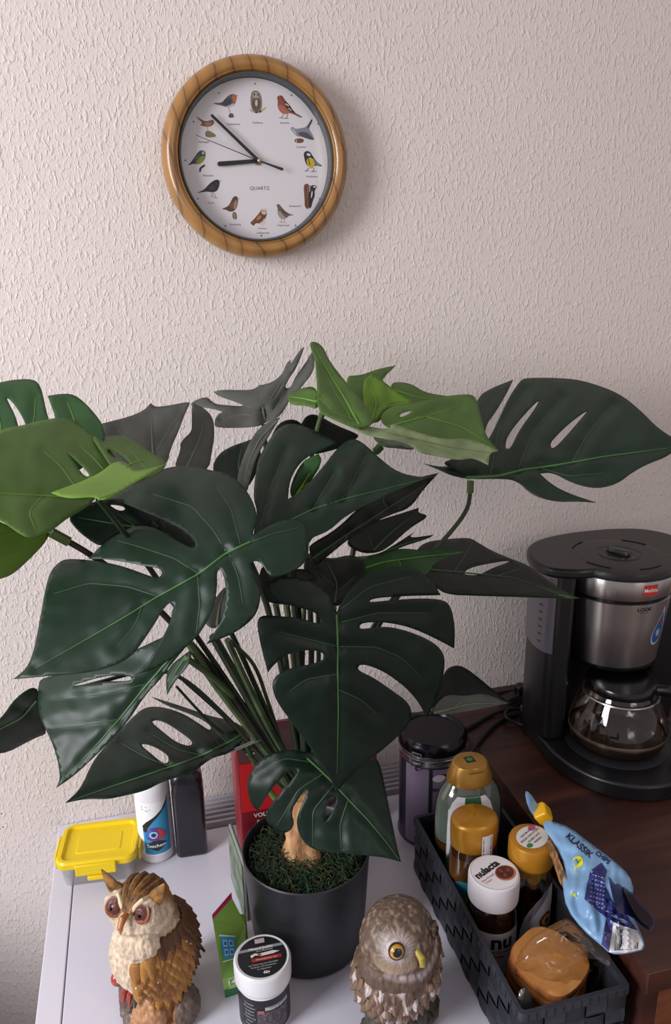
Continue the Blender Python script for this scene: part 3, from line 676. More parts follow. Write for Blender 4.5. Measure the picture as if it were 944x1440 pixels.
# right big leaf
LF("596,652c 620,657 640,655 655,640 660,600 671,559 691,546 722,534c 714,551 699,577 682,600 684,624c 699,596 714,562 731,536 740,531 800,532 830,538 871,553 901,577 927,604 958,622c 942,641 912,652 890,664 871,679 849,686 830,686 804,679 777,664 759,666c 777,682 800,694 839,707c 815,705 781,706 747,696 727,675 700,673 661,674 635,669 616,660",
 [(661, 672, -.27), (950, 625, -.30), (760, 535, -.12)], 'dark', "650,672 700,670 735,661 790,653 850,642 940,630",
 ["728,663 748,610 790,560", "805,650 828,608 862,570", "690,668 702,600 740,548", "760,658 800,670 850,665"],
 ["711,626 714,613 732,589 761,559 751,577 729,607 719,630 712,632", "774,626 777,619 800,596 830,574 815,592 789,622 777,632"], arch=.012, label='large dark leaf reaching right over the coffee machine', mw=3.2, veinlift=.006)
LF("622,649 631,657 650,666 661,672 690,668 690,640 685,634 655,642", [(622, 650, -.24), (690, 665, -.25), (660, 640, -.22)], 'shade')
# dark leaves under the centre
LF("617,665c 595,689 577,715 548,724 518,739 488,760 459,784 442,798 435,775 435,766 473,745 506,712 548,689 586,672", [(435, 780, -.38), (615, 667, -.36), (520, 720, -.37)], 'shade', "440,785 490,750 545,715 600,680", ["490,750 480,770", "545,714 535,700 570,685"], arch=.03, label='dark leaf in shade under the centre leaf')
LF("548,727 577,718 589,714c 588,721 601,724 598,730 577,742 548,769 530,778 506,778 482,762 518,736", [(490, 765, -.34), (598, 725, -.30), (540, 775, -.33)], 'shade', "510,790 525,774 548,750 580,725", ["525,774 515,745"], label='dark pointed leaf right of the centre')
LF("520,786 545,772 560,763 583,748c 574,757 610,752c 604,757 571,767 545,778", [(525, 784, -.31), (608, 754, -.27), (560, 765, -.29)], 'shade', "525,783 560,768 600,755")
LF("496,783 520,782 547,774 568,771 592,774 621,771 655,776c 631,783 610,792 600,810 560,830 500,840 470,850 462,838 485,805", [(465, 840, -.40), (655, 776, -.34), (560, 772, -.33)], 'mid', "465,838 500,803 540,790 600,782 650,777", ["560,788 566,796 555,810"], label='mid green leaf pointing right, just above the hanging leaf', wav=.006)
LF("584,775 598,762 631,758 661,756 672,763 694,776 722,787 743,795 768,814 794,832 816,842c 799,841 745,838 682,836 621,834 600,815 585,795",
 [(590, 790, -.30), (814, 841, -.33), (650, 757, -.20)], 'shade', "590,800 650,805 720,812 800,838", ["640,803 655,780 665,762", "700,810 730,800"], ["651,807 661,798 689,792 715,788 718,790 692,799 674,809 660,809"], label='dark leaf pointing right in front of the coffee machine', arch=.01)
LF("613,818 635,809 660,811 700,815 735,818 775,828 812,842c 745,840 682,838 621,836", [(615, 825, -.315), (811, 841, -.335), (700, 815, -.30)], 'mid', "620,825 700,824 805,840", ["640,828 690,830 715,822"], label='green underside edge of the leaf by the coffee machine', vm=veinm)
LF("616,976 625,943 639,935 654,938 677,956 698,974 720,989c 705,990 667,998 604,1008 611,989", [(610, 1000, -.25), (718, 988, -.22), (640, 936, -.18)], 'shade', "612,998 660,980 710,988", label='small dark leaf above the metal canister')
LF("604,1008 614,989 629,976 654,979 682,974 715,989c 667,999", [(606, 1007, -.26), (713, 989, -.235), (654, 977, -.23)], 'grey', "610,1003 660,990 705,989", ["640,993 655,985"], label='grey-green underside of the small leaf above the canister')
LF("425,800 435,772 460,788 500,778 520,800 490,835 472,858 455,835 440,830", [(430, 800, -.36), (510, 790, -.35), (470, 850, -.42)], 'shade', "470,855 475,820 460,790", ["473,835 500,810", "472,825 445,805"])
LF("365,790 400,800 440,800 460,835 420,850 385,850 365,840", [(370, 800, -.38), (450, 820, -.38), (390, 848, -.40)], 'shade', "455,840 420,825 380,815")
# low left leaves
LF("79,1108c 86,1092 76,1048 57,1013 53,991 54,965 57,955 76,950 130,935 190,915 240,890 270,900 240,935 226,955 206,975 183,1010 164,1033 130,1067 103,1092",
 [(240, 925, -.38), (80, 1106, -.40), (60, 960, -.34)], 'dark', "240,925 205,965 165,1015 120,1065 85,1102", ["205,962 150,975 80,985", "165,1012 120,1020 70,1025"], ["99,965 114,960 141,952 168,949 187,952 183,958 145,958 122,962"], arch=.03, label='dark leaf hanging low left with a pointed tip', wav=.008)
LF("267,915c 270,925 262,940 248,955 235,977c 233,952 240,935", [(267, 918, -.40), (235, 976, -.41), (240, 935, -.39)], 'dark', "262,922 245,948 236,972")
LF("305,885 292,882 285,868 300,845 318,822 322,835 318,860", [(305, 884, -.40), (318, 825, -.38), (290, 865, -.39)], 'grey', "305,880 308,855 316,830", wav=.012)
LF("92,1129c 114,1109 130,1071 153,1044 191,1004 206,994 229,994 259,1004 282,1019 295,1028 298,1022 285,1012 262,1002 236,993 213,980c 236,987 267,997 295,1007 324,1013 341,1021 347,1035 335,1050 320,1060 300,1065 285,1075 270,1088 255,1093 245,1094 225,1101 205,1112 170,1120 150,1124 120,1123",
 [(340, 1035, -.31), (95, 1128, -.36), (220, 990, -.22)], 'deep', "343,1032 310,1050 270,1068 220,1085 160,1105 100,1126", ["310,1050 300,1035 290,1020", "285,1062 250,1055 210,1030", "240,1078 205,1065 170,1045", "320,1045 290,1015 250,1000"],
 ["210,1013 229,1013 259,1033 272,1044 267,1050 248,1044 229,1029", "195,1045 214,1048 236,1061 238,1071 231,1075 214,1061"], arch=.035, label='lowest left leaf above the yellow box, with two slots', wav=.006, veinlift=.006)
LF("311,1061 336,1052 372,1029 379,1027 381,1032 375,1037 354,1047 323,1059", [(312, 1060, -.33), (379, 1030, -.33), (350, 1045, -.34)], 'grey', "315,1060 350,1045 377,1032")
LF("-40,1050 -45,1020 -20,1022 0,1013 23,979 53,962 57,994 65,1029 63,1033 48,1038 0,1064", [(60, 985, -.30), (-40, 1045, -.32), (60, 1030, -.28)], 'dark', "60,975 30,1010 -30,1040", ["40,1000 20,990"], label='dark leaf at the left edge beside the low hanging leaf')
# petioles
T = lambda dx=0, dy=0: (425+dx, 1095+dy, -.335)
for pts, w, m, sh in [
 ([(262,898,-.40),(300,958,-.38),(355,1030,-.35),T(-18)], 11, stemo, 0), ([(262,925,-.40),(310,962,-.38),(350,1010,-.35),T(-22, 8)], 9, stemo, 0),
 ([(300,895,-.40),(340,965,-.37),(370,1020,-.35),T(-10)], 13, stemd, 0), ([(320,900,-.41),(345,955,-.38),(385,1035,-.35),T(-4)], 9, stemo, 0),
 ([(322,900,-.40),(357,935,-.36),(378,990,-.34),(400,1055,-.33),T(2, 12)], 5.5, stemo, 0), ([(258,957,-.30),(325,1018,-.30),T(-25, 10)], 5, stemb, 0),
 ([(248,965,-.30),(295,1015,-.30),(350,1060,-.31),T(-28, 14)], 4.5, stemd, 0), ([(345,775,-.49),(375,850,-.43),(400,960,-.36),T(0)], 8, stemd, 0),
 ([(388,850,-.38),(402,930,-.36),(410,1010,-.34),T(3)], 9, stemo, 0), ([(404,850,-.36),(414,930,-.35),(420,1010,-.34),T(8)], 8, stemg, 0),
 ([(420,850,-.37),(425,930,-.36),(425,1010,-.34),T(10)], 8, stemd, 0), ([(436,850,-.35),(438,930,-.34),(432,1010,-.33),T(12)], 9, stemo, 0),
 ([(447,850,-.36),(448,940,-.35),(440,1010,-.34),T(14)], 7, stemd, 0), ([(470,855,-.46),(462,920,-.42),(448,1000,-.37),T(16)], 8, stemg, 0),
 ([(430,1062,-.395),(424,1075,-.37),T(4, 8)], 6, stemd, 0), ([(345,1045,-.31),(362,1080,-.31),(385,1120,-.32),T(-20, 40)], 9, stemg, 0),
 ([(360,1040,-.32),(378,1070,-.32),(400,1105,-.33),T(-12, 40)], 7, stemg, 0), ([(385,1040,-.34),(395,1080,-.34),(410,1110,-.34),T(-4, 40)], 12, stemd, 0),
 ([(662,676,-.265),(657,715,-.27),(628,755,-.28),(585,800,-.29),(520,890,-.31),(455,1010,-.33),T(18)], 7.5, stemd, 1),
 ([(71,748,-.42),(130,782,-.41),(200,835,-.40),(290,930,-.38),(370,1040,-.35),T(-14)], 8, stemb, 1),
 ([(535,628,-.29),(520,655,-.30),(500,760,-.32),(470,900,-.33),(445,1020,-.335),T(9)], 8, stemo, 1),
 ([(454,580,-.31),(447,600,-.31),(438,650,-.33),(430,800,-.34),(425,1000,-.34),T(5)], 6, stemg, 1),
 ([(371,598,-.21),(375,640,-.24),(390,760,-.29),(415,950,-.32),T(1)], 7, stemd, 0), ([(216,655,-.30),(250,740,-.33),(330,900,-.35),T(-8)], 7, stemd, 0),
 ([(395,700,-.42),(405,780,-.40),(418,900,-.37),T(6)], 8, stemd, 0), ([(510,792,-.34),(490,850,-.34),(460,960,-.335),T(11)], 6, stemg, 0),
 ([(590,805,-.30),(545,860,-.31),(480,980,-.33),T(15)], 7, stemd, 0), ([(608,1003,-.25),(540,1010,-.28),(470,1050,-.31),T(15, 10)], 6, stemd, 0),
 ([(465,842,-.40),(458,920,-.38),(445,1000,-.36),T(13)], 6, stemd, 0), ([(62,985,-.31),(130,962,-.31),(235,945,-.31),(320,1010,-.32),T(-26,6)], 6, stemd, 0), ([(412,702,-.38),(414,800,-.38),(420,950,-.36),T(2)], 5, stemd, 0),
 ([(138,702,-.46),(190,770,-.42),(280,900,-.38),T(-12)], 7, stemd, 0)]:
    petiole(pts, w, m, sh)
# ------------------------------------------------------------------ containers at the back of the cabinet
ZP = ZC+.0006
def aim(th, p): return Vector(p)-th.location
def rrect(w, d, r, n=6):
    out = []
    for cx, cy, a0 in ((w-r, d-r, 0), (-w+r, d-r, PI/2), (-w+r, -d+r, PI), (w-r, -d+r, 3*PI/2)):
        for k in range(n+1): a = a0+PI/2*k/n; out.append((cx+r*math.cos(a), cy+r*math.sin(a)))
    return out
def stackrr(mb, secs, mi=None, cap0=True, cap1=True):
    """secs: [(half w, half d, corner r, z)]"""
    vs = []; fs = []; n = None
    for w_, d_, r_, z_ in secs:
        R = rrect(w_, d_, r_); n = len(R); vs += [(x, y, z_) for x, y in R]
    for i in range(len(secs)-1):
        for k in range(n): fs.append((i*n+k, i*n+(k+1) % n, (i+1)*n+(k+1) % n, (i+1)*n+k))
    if cap0: fs.append(tuple(reversed(range(n))))
    if cap1: fs.append(tuple(range((len(secs)-1)*n, len(secs)*n)))
    return mb.add(vs, fs, mi)
plastic = clear('clear_box_plastic', 'f8f8fa', .03, .4, .12, .08)
yel = mat('e8c818', .38, name='yellow_plastic', spec=.4)
yb = thing('food_box', 'clear plastic food box with a yellow clip lid', 'food box', (-.116, -.118, ZP), -.10)
mb = MB(); stackrr(mb, [(.050, .036, .012, 0), (.052, .038, .013, .002), (.0555, .042, .014, .040)], cap1=False); mb.build('tub', plastic, yb, solid=.0010)
mb = MB(); stackrr(mb, [(.0575, .0435, .015, .034), (.0595, .0455, .016, .036), (.0598, .0458, .016, .044), (.0575, .0435, .015, .0475), (.0525, .0385, .011, .0475), (.0505, .0365, .010, .0425), (.034, .021, .004, .0425), (.0325, .0195, .004, .0438), (.0001, .0001, .00005, .0438)], cap1=True)
lid = mb.build('lid', yel, yb, auto=22)
mb = MB(); mb.box((-.030, -.051, .026), (.030, -.0462, .045)); mb.build('clip_flap', yel, lid, bevel=.002)
mb = MB(); mb.box((-.013, -.0535, .018), (.017, -.0465, .0255)); mb.build('clip_tab', yel, lid, bevel=.002)
mb = MB(); mb.box((-.064, -.024, .022), (-.0602, .024, .044)); mb.build('clip_flap', yel, lid, bevel=.0015)
mb = MB(); mb.box((.0602, -.024, .022), (.064, .024, .044)); mb.build('clip_flap', yel, lid, bevel=.0015)
# white bottle with the fish print
wb = thing('round_bottle', 'white round bottle with a blue fish label, beside the yellow-lidded box', 'bottle', (-.030, -.112, ZP))
mb = MB(); mb.lathe([(.024, 0), (.027, .002), (.0275, .006), (.0275, .125), (.026, .135), (.018, .148), (.014, .150)], 48, cap=False); mb.lathe([(.024, 0), (.001, 0)], 48, cap=False)
mb.build('body', mat('e2e1e4', .35, name='white_plastic'), wb)
mb = MB(); mb.lathe([(.0145, .148), (.0150, .150), (.0150, .166), (.0138, .168)], 32); mb.build('cap', mat('e8e8ea', .35), wb)
a_c = math.atan2(-1.18+.112, .03)+.0
pr = Print(cylmap(.0275, a_c), .0002, .4)
pr.rect(-.040, .015, .040, .112, 'f0f0f2', 1, .004)
pr.poly([(-.020, .018), (.022, .018), (.024, .118), (.018, .106), (.010, .094), (-.002, .084), (-.012, .075), (-.021, .064)], '2f93c4', 2, .004)
pr.poly([(.022, .018), (.027, .018), (.029, .118), (.024, .118)], 'd8b8c4', 2, .004)
pr.poly([(-.020, .060), (-.021, .070), (-.014, .078), (0, .088), (.012, .098), (.024, .116), (.018, .100), (.008, .090), (-.004, .078), (-.013, .066), (-.014, .057)], '14161c', 3, .004)
pr.poly([(-.017, .054), (-.014, .064), (-.004, .069), (.006, .066), (.015, .056), (.016, .049), (.008, .045), (-.002, .042), (-.010, .044), (-.016, .048)], '6a3a7a', 4, .003, smooth=1)
pr.poly([(-.017, .054), (-.014, .063), (-.006, .067), (-.007, .056), (-.012, .048)], '3f6cc0', 5, .003, smooth=1)
pr.poly([(.002, .066), (.010, .061), (.016, .051), (.010, .046), (.002, .044), (.005, .054)], 'c03a44', 5, .003, smooth=1)
pr.ell(-.004, .0545, .0062, .0062, 'b8d8e8', 6); pr.ell(-.004, .0545, .0042, .0042, '2a5ca8', 7); pr.ell(-.004, .0545, .0022, .0022, '101018', 8)
pr.poly([(-.017, .037), (-.006, .043), (.004, .043), (.014, .038), (.012, .031), (0, .024), (-.014, .031)], '22242a', 6, .003)
pr.text('Seachem', -.001, .0345, .0082, 'f2f2f2', 8, bold=.0001)
pr.line((-.020, .104), (-.006, .100), .001, '3a6a9a', 3); pr.line((-.020, .101), (-.010, .098), .001, '3a6a9a', 3); pr.line((-.020, .107), (-.010, .105), .0007, '3a6a9a', 3)
pr.build('label', wb)
# black bottle, red cap
kb = thing('rectangular_bottle', 'black rectangular bottle with a red cap, beside the white bottle', 'bottle', (.024, -.121, ZP), -.05)
mb = MB(); stackrr(mb, [(.0215, .0165, .006, 0), (.0235, .0185, .007, .002), (.0240, .019, .007, .006), (.0245, .019, .007, .118), (.0235, .0185, .009, .128), (.0245, .019, .010, .134), (.023, .018, .012, .146), (.017, .015, .012, .152)])
mb.build('body', mat('15151b', .28, name='black_gloss', coat=.3), kb)
mb = MB(); mb.lathe([(.0165, .150), (.0185, .152), (.0185, .166), (.0165, .168)], 32); mb.build('cap', mat('c2281e', .35), kb)
mb = MB(); mb.box((.0246, -.012, .012), (.0252, .012, .118)); mb.build('label', mat('d8d4da', .5), kb)
# red coffee pack
rp = thing('coffee_pack', 'red and dark red coffee pack standing behind the black plant pot', 'package', (.148, -.148, ZP), .0)
mb = MB()
secs = [(.050, .030, .004, 0), (.0515, .032, .006, .008), (.0525, .033, .007, .10), (.0525, .033, .006, .185), (.052, .027, .004, .205), (.052, .006, .001, .217), (.052, .0015, .0005, .224)]
def rp_y(v):
    for i in range(len(secs)-1):
        if secs[i][3] <= v <= secs[i+1][3]:
            t_ = (v-secs[i][3])/(secs[i+1][3]-secs[i][3]); return secs[i][1]+t_*(secs[i+1][1]-secs[i][1])
    return secs[-1][1]
stackrr(mb, secs); mb.build('bag', mat('7d1a24', .4, name='dark_red_foil'), rp, bevel=.0)
pr = Print(lambda u, v, l: (u, -rp_y(v)-l-.0002, v), .0004, .38)
pr.rect(-.047, .098, .047, .183, 'c5262a', 1, .008); pr.rect(-.047, .186, .047, .222, '4c3236', 1, .006)
pr.text('BOHNEN', -.012, .200, .011, 'e8e0e0', 3, bold=.0003); pr.text('GANZE', -.012, .212, .008, 'b8a8a8', 3); pr.text('CAFÉ', 0, .150, .022, 'f0ecec', 3, bold=.0003)
pr.text('VOLLMUNDIG', .003, .089, .010, 'e8dcdc', 3, bold=.0002); pr.text('& WÜRZIG', -.001, .077, .010, 'e8dcdc', 3, bold=.0002)
pr.ell(-.006, .043, .014, .010, 'a82028', 3); pr.ell(-.006, .043, .011, .0075, '1c1c20', 4)
pr.build('print', rp)
mb = MB(); mb.box((-.052, -.0033, .2241), (.052, .0033, .2262)); mb.build('fold_clip', mat('5a2a30', .4), rp)
# dark red pack between plant and canister
dp = thing('dark_package', 'dark package seen between the hanging leaf and the metal canister', 'package', (.293, -.118, ZP), .0)
mb = MB(); stackrr(mb, [(.034, .026, .004, 0), (.036, .028, .005, .006), (.036, .028, .005, .15), (.036, .018, .004, .168), (.036, .002, .001, .182)]); mb.build('bag', mat('241018', .3, coat=.3), dp)
mb = MB(); stackrr(mb, [(.0362, .0282, .005, .112), (.0365, .0285, .005, .114), (.0365, .0285, .005, .146), (.0362, .0282, .005, .148)]); mb.build('band', mat('8a1c22', .35), dp)
# clip-top metal canister
cn = thing('metal_canister', 'tall clip-top metal canister printed with cups, behind the dark basket', 'canister', (.412, -.178, ZP), 0)
RC = .0535
steel = mat('b4b0b2', .25, .95, name='steel', stretch=(1, 1, 1)); purp = mat('5d5266', .25, .75, name='purple_metal')
mb = MB(); mb.lathe([(RC-.001, 0), (RC+.001, .001), (RC+.001, .004), (RC-.0006, .006), (RC-.0006, .150)], 64); mb.build('body', purp, cn)
mb = MB(); mb.lathe([(RC+.0002, .150), (RC+.0008, .151), (RC+.0008, .1535), (RC, .155), (RC, .166), (RC+.001, .168), (RC+.001, .170)], 64); mb.build('rim_band', steel, cn)
mb = MB(); mb.lathe([(RC+.0018, .1705), (RC+.0025, .173), (RC+.001, .184), (RC-.004, .190), (RC-.010, .190), (RC-.012, .187), (.002, .187)], 64); mb.build('lid', mat('2c2a30', .22, .85), cn)
ac = math.atan2(-1.18+.178, -.412)
pr = Print(cylmap(RC, ac), .0001, .35)
pr.rect(-.045, .006, -.004, .149, '8a7c94', 2, .004); pr.rect(.000, .006, .075, .149, '7c6c84', 3, .004); rnd = random.Random(3)  # left strip paints the steel's highlight, right one is the print ground
for k in range(26):
    u = rnd.uniform(.006, .062); v = rnd.uniform(.015, .14); s_ = rnd.uniform(.005, .013)
    pr.poly([(u+s_*1.2*math.cos(a)*rnd.uniform(.6, 1), v+s_*.7*math.sin(a)*rnd.uniform(.6, 1)) for a in [PI*k_/4 for k_ in range(8)]], rnd.choice(['a89aac', 'cfc4cc', '2c2230', '4a3850', '241c28', '8a7c90', 'b4a4b0']), 4+k*.25, .003, smooth=1)
for c_, v in ((.022, .058), (.050, .040)):
    pr.ell(c_, v, .015, .010, 'c8bcc6', 12, n=24, step=.004); pr.ell(c_, v+.002, .011, .006, '3a2a34', 13, n=20, step=.004)
pr.rect(.0, .006, .0014, .149, '2a2230', 12, .004)
pr.build('cup_print_highlight', cn)
mb = MB(); aq = ac-.42
def cp(a, r, z): return (r*math.cos(a), r*math.sin(a), z)
for z0 in (.150, .158, .176):
    mb.tube([cp(aq+da, RC+.005, z0) for da in (-.13, 0, .13)], .0011, 6)
for da in (-.13, .13): mb.tube([cp(aq+da, RC+.005, .150), cp(aq+da, RC+.006, .164), cp(aq+da, RC+.005, .177)], .0011, 6)
mb.tube([cp(aq, RC+.003, .145), cp(aq, RC+.006, .150), cp(aq, RC+.006, .158)], .002, 6)
mb.build('wire_clasp', steel, cn)
mb = MB(); mb.tube([cp(2*PI*k/48, RC+.0018, .1655+.003*math.sin(2*PI*k/48+1)) for k in range(49)], .0009, 6, cap=False); mb.build('wire_loop', steel, cn)
# leaflet and green box, jar
lf = thing('folded_leaflet', 'thin folded leaflet standing on edge left of the plant pot', 'leaflet', (.084, -.246, ZP), .10)
mb = MB(); mb.box((-.0012, -.045, 0), (.0012, .045, .098)); mb.build('sheet', mat('a9ada6', .5), lf, smooth=False)
mb = MB(); mb.box((-.0032, -.043, 0), (-.0016, .045, .094)); mb.build('sheet', mat('4d5c44', .5, noise_=(40, .1), col2='7c8878'), lf, smooth=False)
mb = MB(); mb.box((.0016, -.044, 0), (.0030, .045, .101)); mb.build('sheet', mat('3c4a44', .5), lf, smooth=False)
gb = thing('small_carton', 'small green carton with a magenta flap, leaning beside the white jar', 'carton', (.052, -.392, ZP), 0)
def g3(px, py, y): return aty(px, py, y)-gb.location
bl = atz(317, 1403, ZP)-gb.location; br = atz(352, 1392, ZP)-gb.location
bk = Vector((.006, .026, 0))
tl = g3(299, 1292, -.374); tr = g3(326, 1262, -.352); tr2 = g3(345, 1300, -.362)
ml = bl+Vector((-.002, 0, .030)); mr = br+Vector((-.002, .001, .032))
mb = MB(); tlb = tl+Vector((.006, .012, .0)); trb = tr+Vector((.010, .010, -.004))
mb.add([bl, br, br+bk, bl+bk, ml, mr, mr+bk, ml+bk, tl, tr2, tr2+bk*.6, tlb], [(3,2,1,0),(0,1,5,4),(1,2,6,5),(2,3,7,6),(3,0,4,7),(4,5,9,8),(5,6,10,9),(6,7,11,10),(7,4,8,11),(8,9,10,11)])
gbo = mb.build('carton_body', mat('86b24c', .4, name='green_card'), gb, smooth=False)
mb = MB(); mb.add([tl, tr, tr2, tl+Vector((0, 0, -.003))], [(0, 1, 2, 3)]); mb.build('face_panel', mat('8cb854', .4), gb, smooth=False, solid=.0006)
mb = MB(); e = Vector((0, 0, .008)); mb.add([tl+Vector((0,-.0006,0)), tr+Vector((0,-.0006,0)), tr+e, tl+e*.8], [(0, 1, 2, 3)]); mb.build('flap', mat('c42468', .4), gb, smooth=False, solid=.0006)
def bimap(A, B, Cc, D, flip=-1):
    nn = (B-A).cross(D-A).normalized()
    if nn.y > 0: nn = -nn
    return lambda u, v, l: tuple((A*(1-u)+B*u)*(1-v)+(D*(1-u)+Cc*u)*v+nn*l)
pr = Print(bimap(bl, br, mr, ml), .0003, .45); pr.rect(.01, 0, .99, .42, '2d7040', 1); pr.text('14 g', .45, .72, .36, 'f0f4ea', 3, bold=.008); pr.rect(.2, .93, .8, .97, 'd8ecc8', 3); pr.rect(.2, .52, .85, .56, 'd8ecc8', 3); pr.rect(.2, .42, .7, .46, 'd8ecc8', 3); pr.build('weight_print', gb)
pr = Print(bimap(ml, mr, tr2, tl), .0006, .45); pr.poly([(.16, .32), (.62, .34), (.62, .70), (.16, .72)], '3aa0d8', 1)
for k in range(2):
    for j in range(2): pr.rect(.22+k*.19, .38+j*.16, .36+k*.19, .50+j*.16, 'a8d8f0', 2); pr.rect(.25+k*.19, .41+j*.16, .33+k*.19, .47+j*.16, '1f6ca8', 3)
pr.poly([(.12, .28), (.66, .30), (.66, .32), (.12, .30)], 'e8f0e0', 2); pr.poly([(.12, .72), (.66, .72), (.66, .74), (.12, .75)], 'e8f0e0', 2)
pr.build('picture_print', gb)
jr = thing('powder_jar', 'small white screw-top jar with a black label, in front of the plant pot', 'jar', (.0885, -.440, ZP), 0)
mb = MB(); mb.lathe([(.029, 0), (.031, .002), (.0315, .006), (.0315, .058), (.030, .062)], 56); mb.build('body', mat('d9d8db', .3, name='white_jar'), jr)
mb = MB(); mb.lathe([(.0325, .060), (.0345, .062), (.0350, .066), (.0352, .086), (.0345, .0885), (.0325, .090), (.0305, .0895)], 56); mb.build('screw_lid', mat('dddcdf', .3), jr)
aj = math.atan2(-1.18+.449, -.0885)
pr = Print(flatmap((0, 0, .0898), (1, -.02, 0), (.02, 1, 0)), .0002, .3)
pr.ell(0, 0, .0298, .0298, '131316', 1, n=48); pr.poly([(-.0275, .0105), (.0275, .0105), (.026, .0145), (-.026, .0145)], '8a8a90', 2)
pr.rect(-.006, .020, .006, .027, 'b8a8ac', 2); pr.text('Mineral Junkie', 0, .0125, .0052, 'f0f0f0', 3, bold=.00005); pr.text('Garnelenfutter', .004, .0085, .0035, 'c0c0c0', 3)
pr.poly([(-.014, .004), (-.008, .006), (-.004, .0045), (.014, .0055), (.022, .003), (.014, .001), (-.002, .0005), (-.008, .003), (-.013, .000)], 'd8d0c8', 3)
pr.ell(-.003, .0025, .0025, .0018, 'a04838', 4); pr.rect(-.013, -.0065, .023, -.0015, 'a02424', 3); pr.text('Mineralpulver pur', .005, -.004, .0036, 'e0c0c0', 4)
for k, t_ in enumerate(['zur Fütterung von Garnelen', 'Krebsen und Schnecken', 'im Aquarium']): pr.text(t_, 0, -.0105-.0036*k, .0032, 'b8b8b8', 3)
pr.text('40g', .002, -.0235, .0055, 'e8e8e8', 3, bold=.0001); pr.build('lid_print', jr)
pr = Print(cylmap(.0315, aj), .0002, .4)
pr.rect(-.05, .004, .05, .056, '17171a', 1, .004); pr.rect(-.010, .008, .030, .038, '4a444a', 2, .004); rnd = random.Random(5)
for k in range(90):
    u, v = rnd.uniform(-.009, .028), rnd.uniform(.009, .037); a = rnd.uniform(-.5, 2); pr.line((u, v), (u+.004*math.cos(a), v+.003*math.sin(a)), .0006, rnd.choice(['8a8088', 'a89ca0', '2c282c', '6a6068']), 3)
pr.rect(.000, .040, .032, .046, '8c8c92', 2, .004); pr.text('Mineral Junkie', .016, .043, .0055, 'f2f2f2', 4); pr.rect(-.009, .036, -.001, .041, '9c5a60', 4)
for k in range(8): pr.text(['Zutaten', 'Mineralien', 'Analyse', 'Kalzium', 'Fütterung', 'Inhalt', 'Hinweis', 'trocken lagern'][k], -.020, .048-.0052*k, .0040, 'a8a8ac', 3)
pr.build('label', jr)
# ------------------------------------------------------------------ owl figurines
def blobs(name, items, voxel, mats, parent, smooth_it=4, colour=None, disp=None):
    mb = MB()
    for c, r, rot in items:
        mb.ball(Vector(c), r, 24, 16, rot=(Matrix.Rotation(rot[0], 4, 'X') @ Matrix.Rotation(rot[1], 4, 'Y') @ Matrix.Rotation(rot[2], 4, 'Z')) if rot else None)
    o = mb.build('tmp', mat('888888')); rm = o.modifiers.new('r', 'REMESH'); rm.mode = 'VOXEL'; rm.voxel_size = voxel
    sm = o.modifiers.new('s', 'SMOOTH'); sm.factor = .6; sm.iterations = smooth_it
    bpy.context.view_layer.update(); me = bpy.data.meshes.new_from_object(o.evaluated_get(bpy.context.evaluated_depsgraph_get()))
    bpy.data.objects.remove(o); me.name = name; me.materials.clear()
    for m in (mats if isinstance(mats, list) else [mats]): me.materials.append(m)
    N = [v.normal.copy() for v in me.vertices]
    base = [v.co.copy() for v in me.vertices]
    if disp:
        for v, nn, p in zip(me.vertices, N, base): v.co = p + nn*disp(p, nn); v.co.z = max(v.co.z, 0)
    if colour:
        ca = me.color_attributes.new('paint', 'FLOAT_COLOR', 'POINT')
        for i, (p, nn) in enumerate(zip(base, N)): ca.data[i].color = colour(p, nn)
    for f in me.polygons: f.use_smooth = True
    ob = bpy.data.objects.new(name, me); COL.objects.link(ob); ob.parent = parent; return ob, base, N
def mixc(a, b, t): t = max(0, min(1, t)); return tuple(a[i]+(b[i]-a[i])*t for i in range(3))+(1,)
def nz(p, s, o=0): return noise.noise(Vector((p.x*s+o, p.y*s, p.z*s)))
paintm = mat('888888', .55, attr='paint', name='painted_resin', coat=.15, bump=(420, .8, .0012), stretch=(1, 1, .5))
K = {k: lin(v) for k, v in dict(cream='e2cfb4', tan='b88a4c', brown='7a5230', dark='3a2820', white='ded6d0', grey='8e8078', ochre='b07c34', rust='8a4a2c', wood='7a6656', wood2='3c3430', fleshw='c89468', gb='6b5444', gb2='4a3a30', gw='c4b8b8', or_='b08050').items()}
